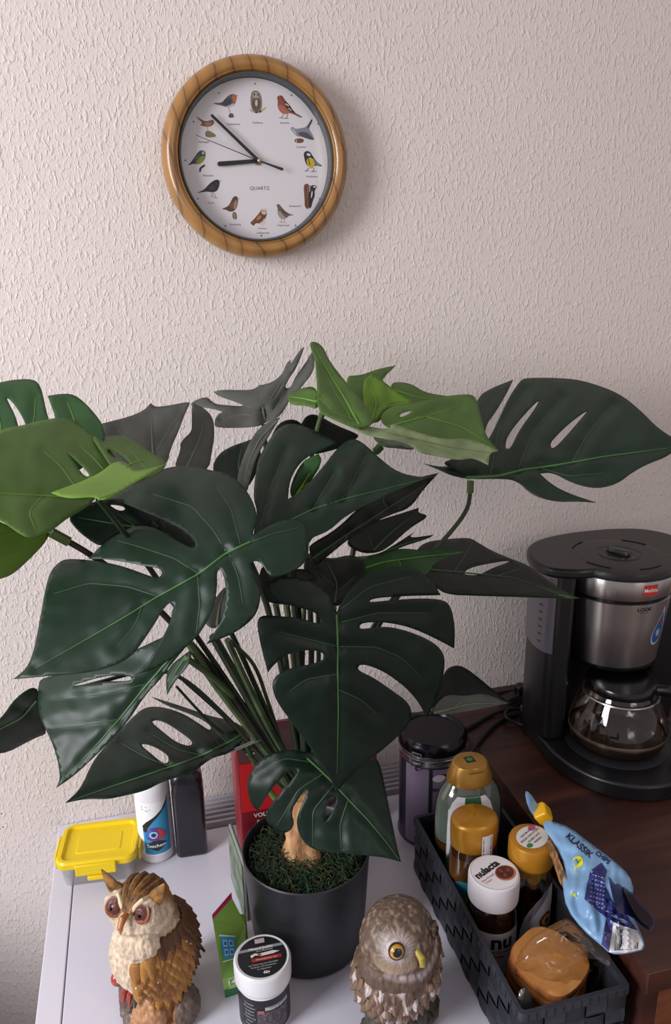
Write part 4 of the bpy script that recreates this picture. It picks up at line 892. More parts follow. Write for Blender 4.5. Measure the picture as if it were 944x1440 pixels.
# --- eared owl, faces -y in its own frame
ow = thing('eared_owl_figurine', 'cream and brown owl figurine with ear tufts, orange-ringed eyes and jewelled wing', 'figurine', (-.040, -.400, ZP), -.55); ow.scale = (1.02, 1.02, 1.10)
def disp1(p, n):
    s = .0012*noise.ridged_multi_fractal(Vector((p.x*90, p.y*90, p.z*45)), .9, 2, 3, 1, 2)
    if p.z < .055: s *= 1.6
    return s-.001+.0012*nz(p, 160)+.0016*nz(Vector((p.x, p.y, p.z*.45)), 330)
HC = Vector((0, -.012, .156)); RT = Matrix.Rotation(math.radians(-33), 4, 'X'); TH = Matrix.Translation(HC) @ RT @ Matrix.Translation(-HC)
def HT(*v): return TH @ Vector(v)
THI = TH.inverted()
def col1(p, n):
    if p.z > .118: p = THI @ p
    st = .5+.5*nz(Vector((p.x, p.y, p.z*.4)), 420)
    if p.z < .052:
        if p.x < -.022 or p.x > .034: return mixc(K['wood'], K['wood2'], st)
        return mixc(K['fleshw'], K['brown'], st*1.0-.1+max(0, (abs(p.x)-.026)*30))
    c = mixc(K['cream'], lin('9c7e60'), (st-.35)*1.5)
    back = (p.y-.004)*50 + (p.z < .12)*.2
    if p.z > .115:
        # head: crown and back tan/brown
        cr = (p.z-.168+ (p.y+.03)*.5)*70
        if abs(p.x) < .026 and p.y < .02 and p.z > .166+abs(p.x)*.75: cr = 1.0
        c = mixc(c, mixc(K['ochre'], K['brown'], st*1.2-.1), cr)
        c = mixc(c, mixc(lin('9a8a70'), K['brown'], st), (p.y-.015)*60)
        for sx in (-1, 1):
            d = math.hypot(p.x-sx*.0175, p.z-.158)
            if p.y < 0: c = mixc(c, lin('5a2820'), (1.0-(d-.0085)/.0035) if d > .0085 else 1)
    else:
        c = mixc(c, mixc(K['ochre'], K['brown'], st), back)
    return c
body1, B1, N1 = blobs('body', [((0, .004, .092), (.044, .040, .058), None), ((0, .004, .074), (.032, .034, .030), None), (HC, (.037, .034, .030), None), ((0, -.008, .170), (.027, .026, .016), None), ((0, .026, .082), (.036, .040, .050), (.3, 0, 0)),
   (HT(-.0175, -.034, .158), (.0165, .014, .0165), None), (HT(.0175, -.034, .158), (.0165, .014, .0165), None), ((-.006, -.020, .096), (.035, .028, .044), None), ((0, -.030, .128), (.030, .018, .022), None),
   ((0, .058, .048), (.020, .014, .045), (.45, 0, 0)), ((0, 0, .020), (.030, .026, .034), None), ((-.033, -.004, .022), (.014, .016, .036), (0, .15, 0)), ((.036, .002, .016), (.016, .020, .026), None), ((0, -.004, .004), (.046, .034, .010), None), ((.004, -.026, .022), (.020, .012, .026), None)],
   .0019, paintm, ow, 3, col1, disp1)
BR = []; bvh = BVHTree.FromPolygons(B1, [tuple(f.vertices) for f in body1.data.polygons])
tuft = mat('a8783c', .55, noise_=(120, .15), col2='5a3a20', bump=(300, .5))
for sx in (-1, 1):
    mb = MB(); pts = [(sx*.020, -.014, .174), (sx*.028, -.022, .186), (sx*.034, -.023, .196), (sx*.040, -.024, .206)]
    mb.tube(pts, [.0095, .0085, .0055, .0008], 10); 
    for i, v in enumerate(mb.v): mb.v[i] = (v[0], -.022+(v[1]+.022)*.55, v[2])
    mb.build('ear_tuft', tuft, ow)
rust = mat('7e4430', .4, noise_=(300, .2), col2='96583c'); 
for sx in (-1, 1):
    mb = MB(); Mx = TH @ Matrix.Translation((sx*.0175, -.0452, .158)) @ Matrix.Rotation(PI/2, 4, 'X') @ Matrix.Rotation(sx*-.25, 4, 'Y')
    mb.lathe([(.0104, -.004), (.0108, 0), (.0092, .0006), (.0066, -.0006)], 24, M=Mx); eo = mb.build('eye_ring', rust, ow)
    mb = MB(); mb.ball(HT(sx*.0176, -.0425, .158), .0066); eb = mb.build('eye', mat('0a0605', .08, coat=.25, spec=.4, name='glass_eye'), ow)
    mb = MB(); BR.append(sx); mb.tube([(bvh.ray_cast(HT(sx*a_, -.2, b_), RT @ Vector((0, 1, 0)))[0] or HT(sx*a_, -.03, b_))+Vector((0, -.0006, .0003)) for a_, b_ in ((.001, .149), (.005, .156), (.0095, .164), (.015, .1705), (.021, .176), (.026, .180))], [.0012, .0022, .0026, .0026, .0022, .001], 8); mb.build('brow', mat('d8c6a4', .6, bump=(300, .4)), ow)
mb = MB(); mb.tube([HT(0, -.046, .155), HT(0, -.0535, .150), HT(0, -.0555, .143), HT(0, -.051, .135)], [.003, .0044, .0036, .0006], 10); mb.build('beak', mat('b06e38', .35), ow)
bvh = BVHTree.FromPolygons(B1, [tuple(f.vertices) for f in body1.data.polygons])
# ridged crown feathers
for k, x in enumerate((-.016, -.0055, .0055, .016)):
    mb = MB(); pts = []
    for j in range(7):
        t_ = j/6; y = -.040+.058*t_; q = bvh.ray_cast(Vector((x*(.25+.75*min(1, t_*1.8)), y, .26)), Vector((0, 0, -1)))[0]
        if q: pts.append(q+Vector((0, 0, .0005)))
    if len(pts) > 3: mb.tube(pts, [.0035+.0018*math.sin(PI*min(1, i/(len(pts)-1)+.2)) for i in range(len(pts))], 8); mb.build('crown_feather', mat('8f6432', .6, noise_=(140, .15), col2='5d3f26', bump=(260, .8)), ow)
# overlapping wing feathers, each its own shell
def feather(L, W, m, name, parent):
    mb = MB(); vs = []; fs = []; n = 6
    for i in range(n+1):
        t_ = i/n; w_ = W*math.sin(PI*min(1, .18+t_*.82))**.7 if i < n else 0.0004
        for j in range(-2, 3): vs.append((w_*j/2, .0022*(1-(j/2)**2)+.0018*t_-(.0006 if j % 2 else 0), -L*t_))
    for i in range(n):
        for j in range(4): fs.append((i*5+j, i*5+j+1, (i+1)*5+j+1, (i+1)*5+j))
    mb.add(vs, fs); o = mb.build(name, m, parent, solid=.0009); return o
fm = [mat('a87232', .6, bump=(400, .6), name='feather_ochre', noise_=(90, .2), col2='8a5a2a'), mat('b98238', .6, bump=(400, .6), name='feather_light', noise_=(90, .2), col2='9a6a30'), mat('6f4a2c', .6, bump=(400, .6), name='feather_brown', noise_=(90, .2), col2='5a3a24')]
rnd = random.Random(11); protos = {}
gem = MB()
for row in range(11):
    z = .122-.0078*row
    for s in range(19):
        th = -.95+s*.215+(row % 2)*.107       # angle from front (-y) towards +x
        if th > 3.35: continue
        if row > 8 and th < .3: continue
        lo_ = .10+max(0, (2-row))*.30
        if th < lo_ or (row > 6 and th < .55): continue
        d = Vector((math.sin(th), -math.cos(th), 0)); q, nn, fi, ds = bvh.ray_cast(Vector((0, .004, z))+d*.12, -d)
        if not q: continue
        k = 0 if rnd.random() < .55 else 1
        if th > 1.5+.08*row or row < 1: k = 2
        big = row > 7 and th > .7
        key = (k, big)
        if key not in protos: o = feather(.022 if not big else .030, .0075 if not big else .0085, fm[k], 'feather', ow); protos[key] = o
        else: o = protos[key].copy(); COL.objects.link(o); o.parent = ow
        Z = Vector((0, 0, 1)); Nn = Vector((nn.x, nn.y, nn.z*.4+.25)).normalized(); Xx = Z.cross(Nn).normalized()*-1; Zz = Xx.cross(Nn).normalized()
        if Zz.z < 0: Zz = -Zz
        Xx = Nn.cross(Zz)
        M_ = Matrix((Xx, Nn, Zz)).transposed().to_4x4(); M_.translation = q+Nn*.0008+Zz*.006
        M_ = M_ @ Matrix.Rotation(-.25 if th > .5 else 0, 4, 'Y') @ Matrix.Rotation(rnd.uniform(-.12, .12), 4, 'Y')
        o.matrix_local = M_
        if rnd.random() < .11 and k < 2: gem.ball(q+Nn*.0042-Zz*.006, .0012, 8, 5)
# long tail feathers
for k in range(7):
    o = feather(.058, .006, fm[k % 2], 'tail_feather', ow) if k == 0 else o.copy()
    if k: COL.objects.link(o); o.parent = ow
    o.location = (.034-.008*k*.8, .030+.004*math.sin(k), .074-.002*k); o.rotation_euler = (.35, -.30+.06*k, PI*.8+.1*k)
for x, y, z in ((-.012, -.036, .176), (.0, -.040, .171), (.012, -.036, .177), (.02, -.03, .182)): gem.ball(Vector((x, y, z)), .0012, 8, 5)
tag(gem.build('gems', mat('e8e4dc', .08, .3, name='rhinestone'), ow), kind='stuff')
mb = MB(); mb.ball(Vector((-.046, -.012, .045)), (.008, .008, .009)); mb.build('berry', mat('a83a30', .3, coat=.5), ow)
for k, x in enumerate((-.020, -.012, -.004)):
    mb = MB(); mb.tube([(x, -.026, .058), (x-.001, -.036, .055), (x-.001, -.040, .044)], [.0045, .0042, .0012], 8); mb.build('claw', mat('9a3c34' if k < 2 else '2a2c34', .4), ow)
# --- round owl with turned head
o2 = thing('round_owl_figurine', 'round brown and white owl figurine showing one yellow eye, beside the basket', 'figurine', (.243, -.496, ZP), .38); o2.scale = (1.05, 1.05, 1.06)
EY = Vector((-.030, -.0330, .151))
HD = Vector((-.004, -.004, .131))
def frow(p): return .5+.5*nz(Vector((p.x, p.y, p.z*.35)), 330)
def disp2(p, n):
    d = (p-EY).length
    s = .0010*noise.ridged_multi_fractal(Vector((p.x*110, p.y*110, p.z*45)), .9, 2, 3, 1, 2)-.0008
    if p.z < .10: s = s*1.6+.0016*nz(Vector((p.x, p.y, p.z*.6)), 150)
    if d < .026: s *= .3
    return s
def col2_(p, n):
    st = frow(p); c = mixc(K['gb'], K['gb2'], st*1.3-.2)
    if p.z < .040: return mixc(lin('5a564c'), lin('25231f'), st)
    dx, dz = p.x-EY.x, p.z-EY.z; d = (p-EY).length; an = math.atan2(dz, dx)
    if p.y < 0 and p.z > .095:
        if d < .031:
            rays = .5+.5*math.sin(an*34+3*nz(p, 60)); c = mixc(c, K['gw'], 1.55-(d/.0135)+.45*rays-.1)
            c = mixc(c, lin('a89074'), (.0-(dz+.006)/.01)*.5 if d > .015 else 0)
        dx2 = p.x-.024; d2 = math.hypot(dx2, dz)
        if d2 < .022: rays = .5+.5*math.sin(math.atan2(dz, dx2)*30); c = mixc(c, lin('2e241e'), 1.3-(d2/.012)+.4*rays-.3)  # socket of the far eye painted dark for the shade there
    # white bib
    if p.y < 0:
        bb = abs(p.z-(.110+.25*abs(p.x+.004))); c = mixc(c, mixc(K['gw'], K['gb'], st), 1.2-bb/.006 if abs(p.x) < .04 else 0)
    if p.z < .095:
        v = nz(Vector((p.x+.02, p.y, p.z*.35)), 150); c = mixc(c, mixc(K['or_'], K['gb'], st), .8*(v+.2)*2); c = mixc(c, K['gw'], (v-.18)*6)
    elif p.z > .12:
        v = nz(Vector((p.x+.3, p.y, p.z*.6)), 240); c = mixc(c, lin('94826f'), (v-.05)*2)
    return c
bd2, B2, N2 = blobs('body', [((0, .002, .078), (.054, .046, .050), None), (HD, (.044, .040, .043), None), ((.0, -.002, .104), (.050, .043, .034), None), ((-.020, -.022, .140), (.021, .015, .023), None), ((.012, -.022, .139), (.021, .014, .022), None), ((.022, .004, .090), (.038, .036, .044), None),
   ((0, 0, .018), (.040, .032, .026), None), ((-.02, -.006, .008), (.034, .030, .012), None), ((.024, 0, .008), (.034, .030, .012), None)], .0017, paintm, o2, 3, col2_, disp2)
bv2 = BVHTree.FromPolygons(B2, [tuple(f.vertices) for f in bd2.data.polygons])
for ex, ez in ((EY.x, EY.z), (.024, .147)):
    q, nn, _, _ = bv2.ray_cast(Vector((ex, -.2, ez)), Vector((0, 1, 0)))
    R_ = nn.to_track_quat('Z', 'Y').to_matrix().to_4x4(); R_.translation = q
    mb = MB(); mb.lathe([(.0088, -.003), (.0092, 0), (.0087, .0014), (.0080, .0006)], 28, M=R_); e1 = mb.build('eyelid', mat('2a2018', .4), o2)
    mb = MB(); mb.lathe([(.0081, -.001), (.0078, .0016), (.0062, .0034), (.0046, .0040)], 28, M=R_); mb.build('iris', mat('b8882c' if ex < 0 else '4a3418', .12, coat=1), o2)  # far iris is a darkened copy, shade painted into its colour
    mb = MB(); mb.lathe([(.0052, .0036), (.0046, .0044), (.0025, .0050), (.0005, .0052)], 24, M=R_); mb.build('pupil', mat('060606', .06, coat=1), o2)
q = bv2.ray_cast(Vector((-.008, -.2, .134)), Vector((0, 1, 0)))[0]
mb = MB(); mb.tube([q+Vector((0, .004, .010)), q+Vector((0, -.005, .006)), q+Vector((0, -.0065, -.001)), q+Vector((0, -.002, -.008))], [.003, .0042, .0034, .0005], 10); mb.build('beak', mat('a8983c', .35), o2)
# curled wing feathers on the breast, far side wing and tail
fw = [mat('6b5242', .6, bump=(350, .7), noise_=(200, .2), col2='7e6552'), mat('7c6450', .6, bump=(350, .7), noise_=(200, .2), col2='8f7860'), mat('8c7c70', .6, bump=(350, .7), noise_=(200, .15), col2='cfc4c2')]
rnd = random.Random(5); f2 = {}
for row in range(7):
    z = .092-.0085*row
    for s in range(17):
        th = -2.2+s*.28+(row % 2)*.14
        if -.75 < th < .35 and row < 2: continue
        d = Vector((math.sin(th), -math.cos(th), 0)); q, nn, fi, ds = bv2.ray_cast(Vector((0, 0, z))+d*.14, -d)
        if not q: continue
        k = 2 if rnd.random() < .28 else rnd.choice([0, 0, 1])
        if k not in f2: o = feather(.015, .0042, fw[k], 'feather', o2); f2[k] = o
        else: o = f2[k].copy(); COL.objects.link(o); o.parent = o2
        Nn = Vector((nn.x, nn.y, nn.z*.4+.1)).normalized(); Zz = Vector((0, 0, 1))-Nn*Nn.z; Zz.normalize(); Xx = Nn.cross(Zz)
        M_ = Matrix((Xx, Nn, Zz)).transposed().to_4x4(); M_.translation = q-Nn*.0016+Zz*.005
        o.matrix_local = M_ @ Matrix.Rotation(rnd.uniform(-.2, .2), 4, 'Y')
mb = MB()
for k, (x, z) in enumerate(((.010, .084), (.017, .088), (.023, .084), (.013, .075), (.020, .077), (.027, .076), (.016, .067), (.024, .067))):
    q = bv2.ray_cast(Vector((x, -.2, z)), Vector((0, 1, 0)))[0]
    mb = MB(); mb.ball(q+Vector((0, -.001, 0)), (.0044, .0042, .0062), 10, 7); mb.build('curled_feather', fw[[1, 0, 1, 2, 1, 0, 0, 2][k]], o2)
mb = MB(); mb.tube([(.048, .012, .062), (.060, .016, .050), (.068, .018, .040)], [.010, .007, .002], 8); mb.build('wing_tip', fw[0], o2)
# ------------------------------------------------------------------ coffee machine on the desk
FX, FY = .727, -.172
bp_ = mat('0f0f13', .38, name='black_machine', coat=.15); bpg = mat('0b0b0e', .22, name='black_gloss_machine', coat=.3)
cm = thing('coffee_machine', 'black and steel filter coffee machine on the brown sideboard by the wall', 'coffee machine', (FX, FY, ZD+.0006))
def outline_extr(mb, pts, z0, z1, tz=None):
    n = len(pts); vs = [(x, y, z0) for x, y in pts]+[(x, y, z1 if tz is None else tz(x, y)) for x, y in pts]
    mb.add(vs, [tuple(reversed(range(n))), tuple(range(n, 2*n))]+[(i, (i+1) % n, n+(i+1) % n, n+i) for i in range(n)])
def xy(mid): return [(x-FX, y-FY) for x, y in mid]
# base plate with round front
arc = [(FX-.012+.120*math.cos(a), -.226+.132*math.sin(a)) for a in [PI+PI*k/28 for k in range(29)]]
mb = MB(); outline_extr(mb, xy([(.612, -.09), (.600, -.13)]+arc+[(FX+.106, -.075)]), 0, .028); mb.build('base', bp_, cm, bevel=.004)
mb = MB(); mb.lathe([(.080, .0275), (.082, .0285), (.080, .0295), (.001, .0295)], 48, M=Matrix.Translation((-.017, -.062, 0)), cap=False); mb.build('hot_plate', mat('1c1c20', .5), cm)
# rear tower
mb = MB(); outline_extr(mb, xy([(.604, -.205), (.594, -.194), (.590, -.17), (.596, -.13), (.618, -.09), (.65, -.066), (.72, -.056), (.82, -.062), (.846, -.10), (.846, -.19), (.835, -.205), (.790, -.206)]+[(.710+.083*math.cos(a), -.234+.083*math.sin(a)) for a in [math.radians(22+136*k/20) for k in range(21)]]+[(.630, -.206)]), .0278, .318); mb.build('tower', bp_, cm, bevel=.004)
mb = MB(); outline_extr(mb, xy([(.598, -.2065), (.592, -.200), (.5885, -.192), (.586, -.17), (.5925, -.13), (.600, -.13), (.600, -.2065)]), .185, .314); mb.build('water_tank', mat('56525a', .3, name='smoked_tank', coat=.4), cm, bevel=.002)
for k in range(8):
    if k == 0:
        mb = MB(); mb.box((-.0004, -.004, 0), (.0004, .004, .0012)); tk = mb.build('tank_mark', mat('2a2628', .5), cm); o = tk
    else: o = tk.copy(); COL.objects.link(o); o.parent = cm
    o.location = (.5866-FX, -.184-FY, .200+.0125*k)
# top deck, narrowing back to the wall
top = [(.640, -.222), (.614, -.212), (.592, -.200), (.583, -.180), (.582, -.155), (.592, -.118), (.612, -.088), (.645, -.066), (.69, -.054), (.74, -.050), (.80, -.054), (.846, -.07), (.872, -.11), (.872, -.165), (.856, -.19), (.82, -.215)]
mb = MB(); outline_extr(mb, [(p[0], p[1]) for p in chaikin([(x, y, False) for x, y in xy(top)], 2)], .312, .328); mb.build('top_deck', bp_, cm, bevel=.005)
# filter holder: steel cone with lid
brushed = bpy.data.materials.new('brushed_steel'); brushed.use_nodes = True
_t = brushed.node_tree.nodes.new('ShaderNodeTangent'); _t.direction_type = 'RADIAL'; _t.axis = 'Z'
brushed.node_tree.links.new(_t.outputs[0], brushed.node_tree.nodes['Principled BSDF'].inputs['Tangent'])
_b = brushed.node_tree.nodes['Principled BSDF']; _b.inputs['Metallic'].default_value = 1; _b.inputs['Roughness'].default_value = .27; _b.inputs['Base Color'].default_value = lin('c4bebc')
_b.inputs['Anisotropic'].default_value = .92; _b.inputs['Anisotropic Rotation'].default_value = .25
mb = MB(); mb.lathe([(.0835, .281), (.0850, .283), (.0850, .312), (.0835, .315)], 96); mb.build('steel_band', brushed, cm)
mb = MB(); mb.lathe([(.082, .274), (.0825, .281)], 96); mb.build('black_joint', bpg, cm)
mb = MB(); mb.lathe([(.0715, .162), (.0722, .163), (.0795, .234), (.0838, .274), (.083, .2745)], 96); mb.build('filter_holder', brushed, cm)
mb = MB(); mb.lathe([(.050, .149), (.064, .151), (.0705, .156), (.0718, .162)], 64); mb.build('filter_outlet', bpg, cm)
mb = MB(); mb.lathe([(.0835, .312), (.0885, .314), (.0892, .320), (.0870, .3255), (.081, .3275), (.060, .3285), (.036, .3285), (.0345, .3268), (.0335, .3268), (.032, .3290), (.021, .3290), (.020, .3275), (.001, .3275)], 96); lid = mb.build('lid', bp_, cm)
mb = MB(); M_ = Matrix.Translation((0, 0, .3278)) @ Matrix.Rotation(math.radians(-62), 4, 'Z'); stackrr(mb, [(.019, .0052, .0045, 0), (.019, .0050, .0045, .006), (.017, .0035, .003, .0085)])
kn = mb.build('knob', bpg, lid); kn.matrix_local = M_
for a0 in (math.radians(195), math.radians(262), math.radians(20), math.radians(110)):
    mb = MB(); mb.tube([(.071*math.cos(a0+da), .071*math.sin(a0+da), .3279) for da in [k*.07 for k in range(9)]], .0014, 6); mb.build('vent_slot', mat('030304', .9), lid)
pr = Print(lambda u, v, l: (u, v, .329+l), .0002); 
for a0 in (-1.9, -1.2): pr.ell(.027*math.cos(a0), .027*math.sin(a0), .0012, .0012, 'a09a9a', 1, n=10)
pr.line((-.004, -.0268), (.004, -.0268), .0006, 'a09a9a'); pr.build('lid_marks', lid)
pr = Print(cylmap(.0851, -PI/2), .0002, .35); pr.rect(-.0105, .290, .0135, .307, 'c22a20', 1, .003); pr.text('Melitta', .0015, .2985, .0085, 'f0e6e0', 3, bold=.0001); pr.build('brand_plate', cm)
def conemap(u, v, l):
    r = .0722+(v-.163)*(.0838-.0722)/(.274-.163)+l; a = -PI/2+u/.08; return (r*math.cos(a), r*math.sin(a), v)
pr = Print(conemap, .0002, .35); pr.text('LOOK', -.004, .2665, .0085, '2a2424', 1, bold=.0003); pr.text('therm select', -.004, .2610, .0030, '4a4242', 1)
pr.poly([(.040, .268), (.034, .250), (.024, .232), (.018, .216), (.020, .203), (.029, .197), (.040, .200), (.048, .212), (.049, .228), (.044, .248)], 'c8d0d8', 2, .003, smooth=1)
pr.poly([(.039, .258), (.033, .244), (.025, .231), (.020, .216), (.022, .206), (.030, .200), (.040, .203), (.046, .213), (.047, .228), (.042, .244)], '2f5c94', 3, .003, smooth=1)
pr.poly([(.026, .222), (.030, .214), (.038, .212), (.040, .220), (.034, .228)], '88a8c8', 4, .003, smooth=1); pr.ell(.036, .236, .004, .004, 'b83a34', 5); pr.text('3', .031, .217, .012, 'f0f4f8', 6)
pr.build('drop_sticker', cm)
# carafe
ca = thing('glass_carafe', 'round glass coffee jug with a brown film inside, standing in the coffee machine', 'jug', (FX-.017, FY-.062, ZD+.0307))
gl = clear('carafe_glass', 'e6e0da', .06, .8, .02)
mb = MB(); prof = [(.050, 0), (.063, .001), (.071, .006), (.0755, .016), (.0765, .028), (.073, .048), (.063, .074), (.053, .094), (.051, .101)]
mb.lathe([(.001, .0)]+prof, 64, cap=False); mb.build('glass_bowl', gl, ca)
mb = MB(); mb.lathe([(.001, .0012), (.055, .002), (.067, .006), (.0725, .0155), (.073, .020)], 64, cap=False); mb.build('coffee_stain', clear('coffee_film', '5c3c28', .05, .4, .1, .30), ca)
mb = MB(); mb.lathe([(.0772, .026), (.0776, .028), (.0768, .031)], 64, cap=False); mb.build('water_line', clear('glass_band', 'b89c84', .2, .8, .1, .12), ca)
mb = MB(); mb.lathe([(.0515, .096), (.054, .098), (.055, .106), (.053, .111), (.040, .1145), (.001, .115)], 48); mb.build('lid', bpg, ca)
ah = math.radians(-42)
def hp(r, z): return (r*math.cos(ah), r*math.sin(ah), z)
mb = MB(); hpts = smoothpath([hp(.052, .103), hp(.075, .106), hp(.092, .096), hp(.100, .064), hp(.098, .034), hp(.086, .020)], 5); mb.tube(hpts, [.010]*6+[.009]*(len(hpts)-6), 10); mb.build('handle', bpg, ca)
mb = MB(); mb.tube([( .0575*math.cos(2*PI*k/40), .0575*math.sin(2*PI*k/40), .089) for k in range(41)], .0022, 6, cap=False); mb.build('collar', steel, ca)
# cables and plug on the desk by the wall
cab_m = mat('17151a', .5, name='cable_black')
def cable(pts, lab, grp='power cables beside the coffee machine', r=.0034):
    P_ = [atz(px, py, ZD+r+.0010+dz) for px, py, dz in pts]; o0 = P_[0]
    mb = MB(); mb.tube([p-o0 for p in smoothpath(P_, 8)], r, 10); o = mb.build('power_cable', cab_m); o.location = o0; tag(o, lab, 'cable', grp); return o
cable([(742, 984, .0), (715, 996, .004), (690, 1006, .0), (655, 1026, .0), (640, 1034, .0)], 'black cable lying nearer the wall, between canister and coffee machine')
cable([(742, 1001, .0), (712, 1010, .0), (690, 1025, .0), (668, 1052, .0), (655, 1075, 0)], 'black cable lying nearer the basket, curving toward the gold-capped bottle')
cable([(744, 1022, .0), (728, 1017, .0), (712, 1008, .008), (716, 998, .009), (742, 996, .006)], 'short black cable loop beside the coffee machine')
pg = thing('power_plug', 'dark power plug lying against the wall beside the coffee machine', 'plug', tuple(atz(724, 990, ZD)), .3)
mb = MB(); stackrr(mb, [(.030, .012, .005, 0), (.030, .012, .005, .018), (.026, .009, .004, .022)]); mb.build('body', mat('2a2226', .5), pg)
mb = MB(); mb.lathe([(.012, .0), (.012, .012), (.009, .015)], 20, M=Matrix.Translation((.012, -.002, .022))); mb.build('plug_head', bpg, pg)
# ------------------------------------------------------------------ woven basket
BX0, BX1, BY0, BY1, BZ = .350, .487, -.602, -.262, .099
bk_ = thing('woven_basket', 'dark grey woven storage basket holding bottles and jars, beside the sideboard', 'basket', (BX0, BY0, ZP+.0004))
W_, L_ = BX1-BX0, BY1-BY0
wm = mat('24262e', .55, name='woven_strap', noise_=(90, .2), col2='30333c', bump=(700, .5, .0006)); wm2 = mat('1d1f26', .6, bump=(700, .5, .0006), name='woven_strap_dark')
mb = MB(); mb.box((.003, .003, 0), (W_-.003, L_-.003, .003)); mb.build('bottom', wm2, bk_)
ins = mat('121318', .8, name='basket_inside')
for nm, lo, hi in (('liner', (.003, .003, .003), (.0045, L_-.003, BZ-.004)), ('liner', (W_-.0045, .003, .003), (W_-.003, L_-.003, BZ-.004)), ('liner', (.003, .003, .003), (W_-.003, .0045, BZ-.004)), ('liner', (.003, L_-.0045, .003), (W_-.003, L_-.003, BZ-.004))):
    mb = MB(); mb.box(lo, hi); mb.build(nm, ins, bk_, smooth=False)
def strap(w_, h_, vert):
    mb = MB(); n, m_ = 6, 4; vs = []; fs = []; rib = 5
    nx = 10 if vert else 6; ny = 6 if vert else 10
    for j in range(ny+1):
        for i in range(nx+1):
            u = i/nx; v = j/ny; arch_ = math.sin(PI*(v if vert else u))**.7
            g = .0003*math.cos((u if vert else v)*2*PI*rib)
            vs.append((w_*(u-.5), -.0005-.0022*arch_-g, h_*(v-.5)))
    for j in range(ny):
        for i in range(nx): fs.append((j*(nx+1)+i, j*(nx+1)+i+1, (j+1)*(nx+1)+i+1, (j+1)*(nx+1)+i))
    mb.add(vs, fs); return mb
SP = {}
def put(vert, w_, h_, x, y, z, rz):
    k = (vert, round(w_, 4), round(h_, 4))
    if k not in SP: o = strap(w_*1.10 if not vert else w_*.97, h_*1.12 if vert else h_*.97, vert).build('strap', wm if vert else wm2, bk_); SP[k] = o
    else: o = SP[k].copy(); COL.objects.link(o); o.parent = bk_
    o.location = (x, y, z); o.rotation_euler = (0, 0, rz)
rows = 4; rh = (BZ-.012)/rows
for side, length in (('L', L_), ('F', W_), ('R', L_), ('B', W_)):
    nc = 13 if side in 'LR' else 5; cw = (length-.006)/nc
    for c_ in range(nc):
        for r_ in range(rows):
            a = .003+cw*(c_+.5); z = .002+rh*(r_+.5); vert = (c_+r_) % 2 == 0
            if side == 'L': put(vert, cw, rh, .0025, L_-a, z, -PI/2)
            elif side == 'R': put(vert, cw, rh, W_-.0025, a, z, PI/2)
            elif side == 'F': put(vert, cw, rh, a, .0025, z, 0)
            else: put(vert, cw, rh, a, L_-.0025, z, PI)
mb = MB()
def ringrr(mb, hw, hd, z0, z1, t_):
    cx, cy = W_/2, L_/2
    O = [(x+cx, y+cy) for x, y in rrect(hw, hd, .006)]; I = [(x+cx, y+cy) for x, y in rrect(hw-t_, hd-t_, .004)]; n = len(O)
    vs = [(x, y, z0) for x, y in O]+[(x, y, z1-.0015) for x, y in O]+[(x+(cx-x)*.01, y+(cy-y)*.004, z1) for x, y in O]+[(x, y, z1) for x, y in I]+[(x, y, z0) for x, y in I]
    fs = []
    for r_ in range(5):
        r2 = (r_+1) % 5
        for i in range(n): fs.append((r_*n+i, r_*n+(i+1) % n, r2*n+(i+1) % n, r2*n+i))
    mb.add(vs, fs)
ringrr(mb, W_/2+.0012, L_/2+.0012, BZ-.011, BZ, .0058); mb.build('rim', wm, bk_, auto=35)
mb = MB()
for k in range(26): y = .008+k*(L_-.016)/25; mb.box((-.0018, y-.0006, BZ-.0105), (-.0010, y+.0006, BZ-.001))
for k in range(12): x = .008+k*(W_-.016)/11; mb.box((x-.0006, -.0018, BZ-.0105), (x+.0006, -.0010, BZ-.001))
tag(mb.build('rim_stitches', ins, bk_, smooth=False), kind='stuff')
ZB = ZP+.0036
# ------------------------------------------------------------------ basket contents
gold = mat('b08236', .32, .55, name='gold_plastic', coat=.2); gold2 = mat('b87f20', .35, .35, name='amber_gold_plastic', coat=.2)
pet = clear('pet_plastic', 'f4f6f4', .07, .85, .04)
def oval_cap(mb, rb, rt, z0, z1, sy):
    mb.lathe([(rb*.96, z0), (rb, z0+.001), (rb*.99, z0+.006), (rt+.0015, z1-.002), (rt, z1), (rt*.92, z1+.0005), (.001, z1+.0005)], 48, sy=sy, cap=False)
GH = 'honey bottles in the basket'
# large honey bottle
h1 = thing('honey_bottle', 'tall clear squeeze bottle with gold cap and white and green label, rearmost in the basket', 'bottle', (.412, -.318, ZB), .0, GH)
mb = MB(); pf = [(.044, 0), (.049, .003), (.0505, .012), (.0505, .135), (.049, .156), (.044, .174), (.036, .186), (.033, .192)]; mb.lathe([(.001, 0)]+pf, 56, cap=False, sy=.72); mb.build('bottle_wall', pet, h1)
mb = MB(); mb.lathe([(.042, .002), (.047, .005), (.0485, .013), (.0485, .098), (.001, .100)], 56, sy=.70); mb.build('honey', mat('5c4018', .25, name='honey_dark', coat=.6), h1)
mb = MB(); mb.lathe([(.0485, .101), (.0485, .134), (.047, .155), (.042, .172), (.034, .184), (.031, .190)], 56, sy=.70, cap=False); mb.build('empty_film', clear('honey_film', '8e9a90', .05, .4, .1, .55), h1)
mb = MB(); oval_cap(mb, .0330, .0240, .190, .219, .85); mb.build('cap', gold, h1)
mb = MB(); mb.box((-.011, -.0235, .2125), (.011, -.0195, .2180)); mb.build('cap_lip', gold, h1, bevel=.0008)
pr = Print(lambda u, v, l: (u*.85, v*.9, .2197+l), .0002, .4); pr.poly([(-.0075, -.006), (.0085, -.006), (.0075, .009), (-.0075, .009)], '16241a', 1); pr.ell(0, .0015, .0055, .0045, '3a7a3a', 2); pr.build('cap_sticker', h1)
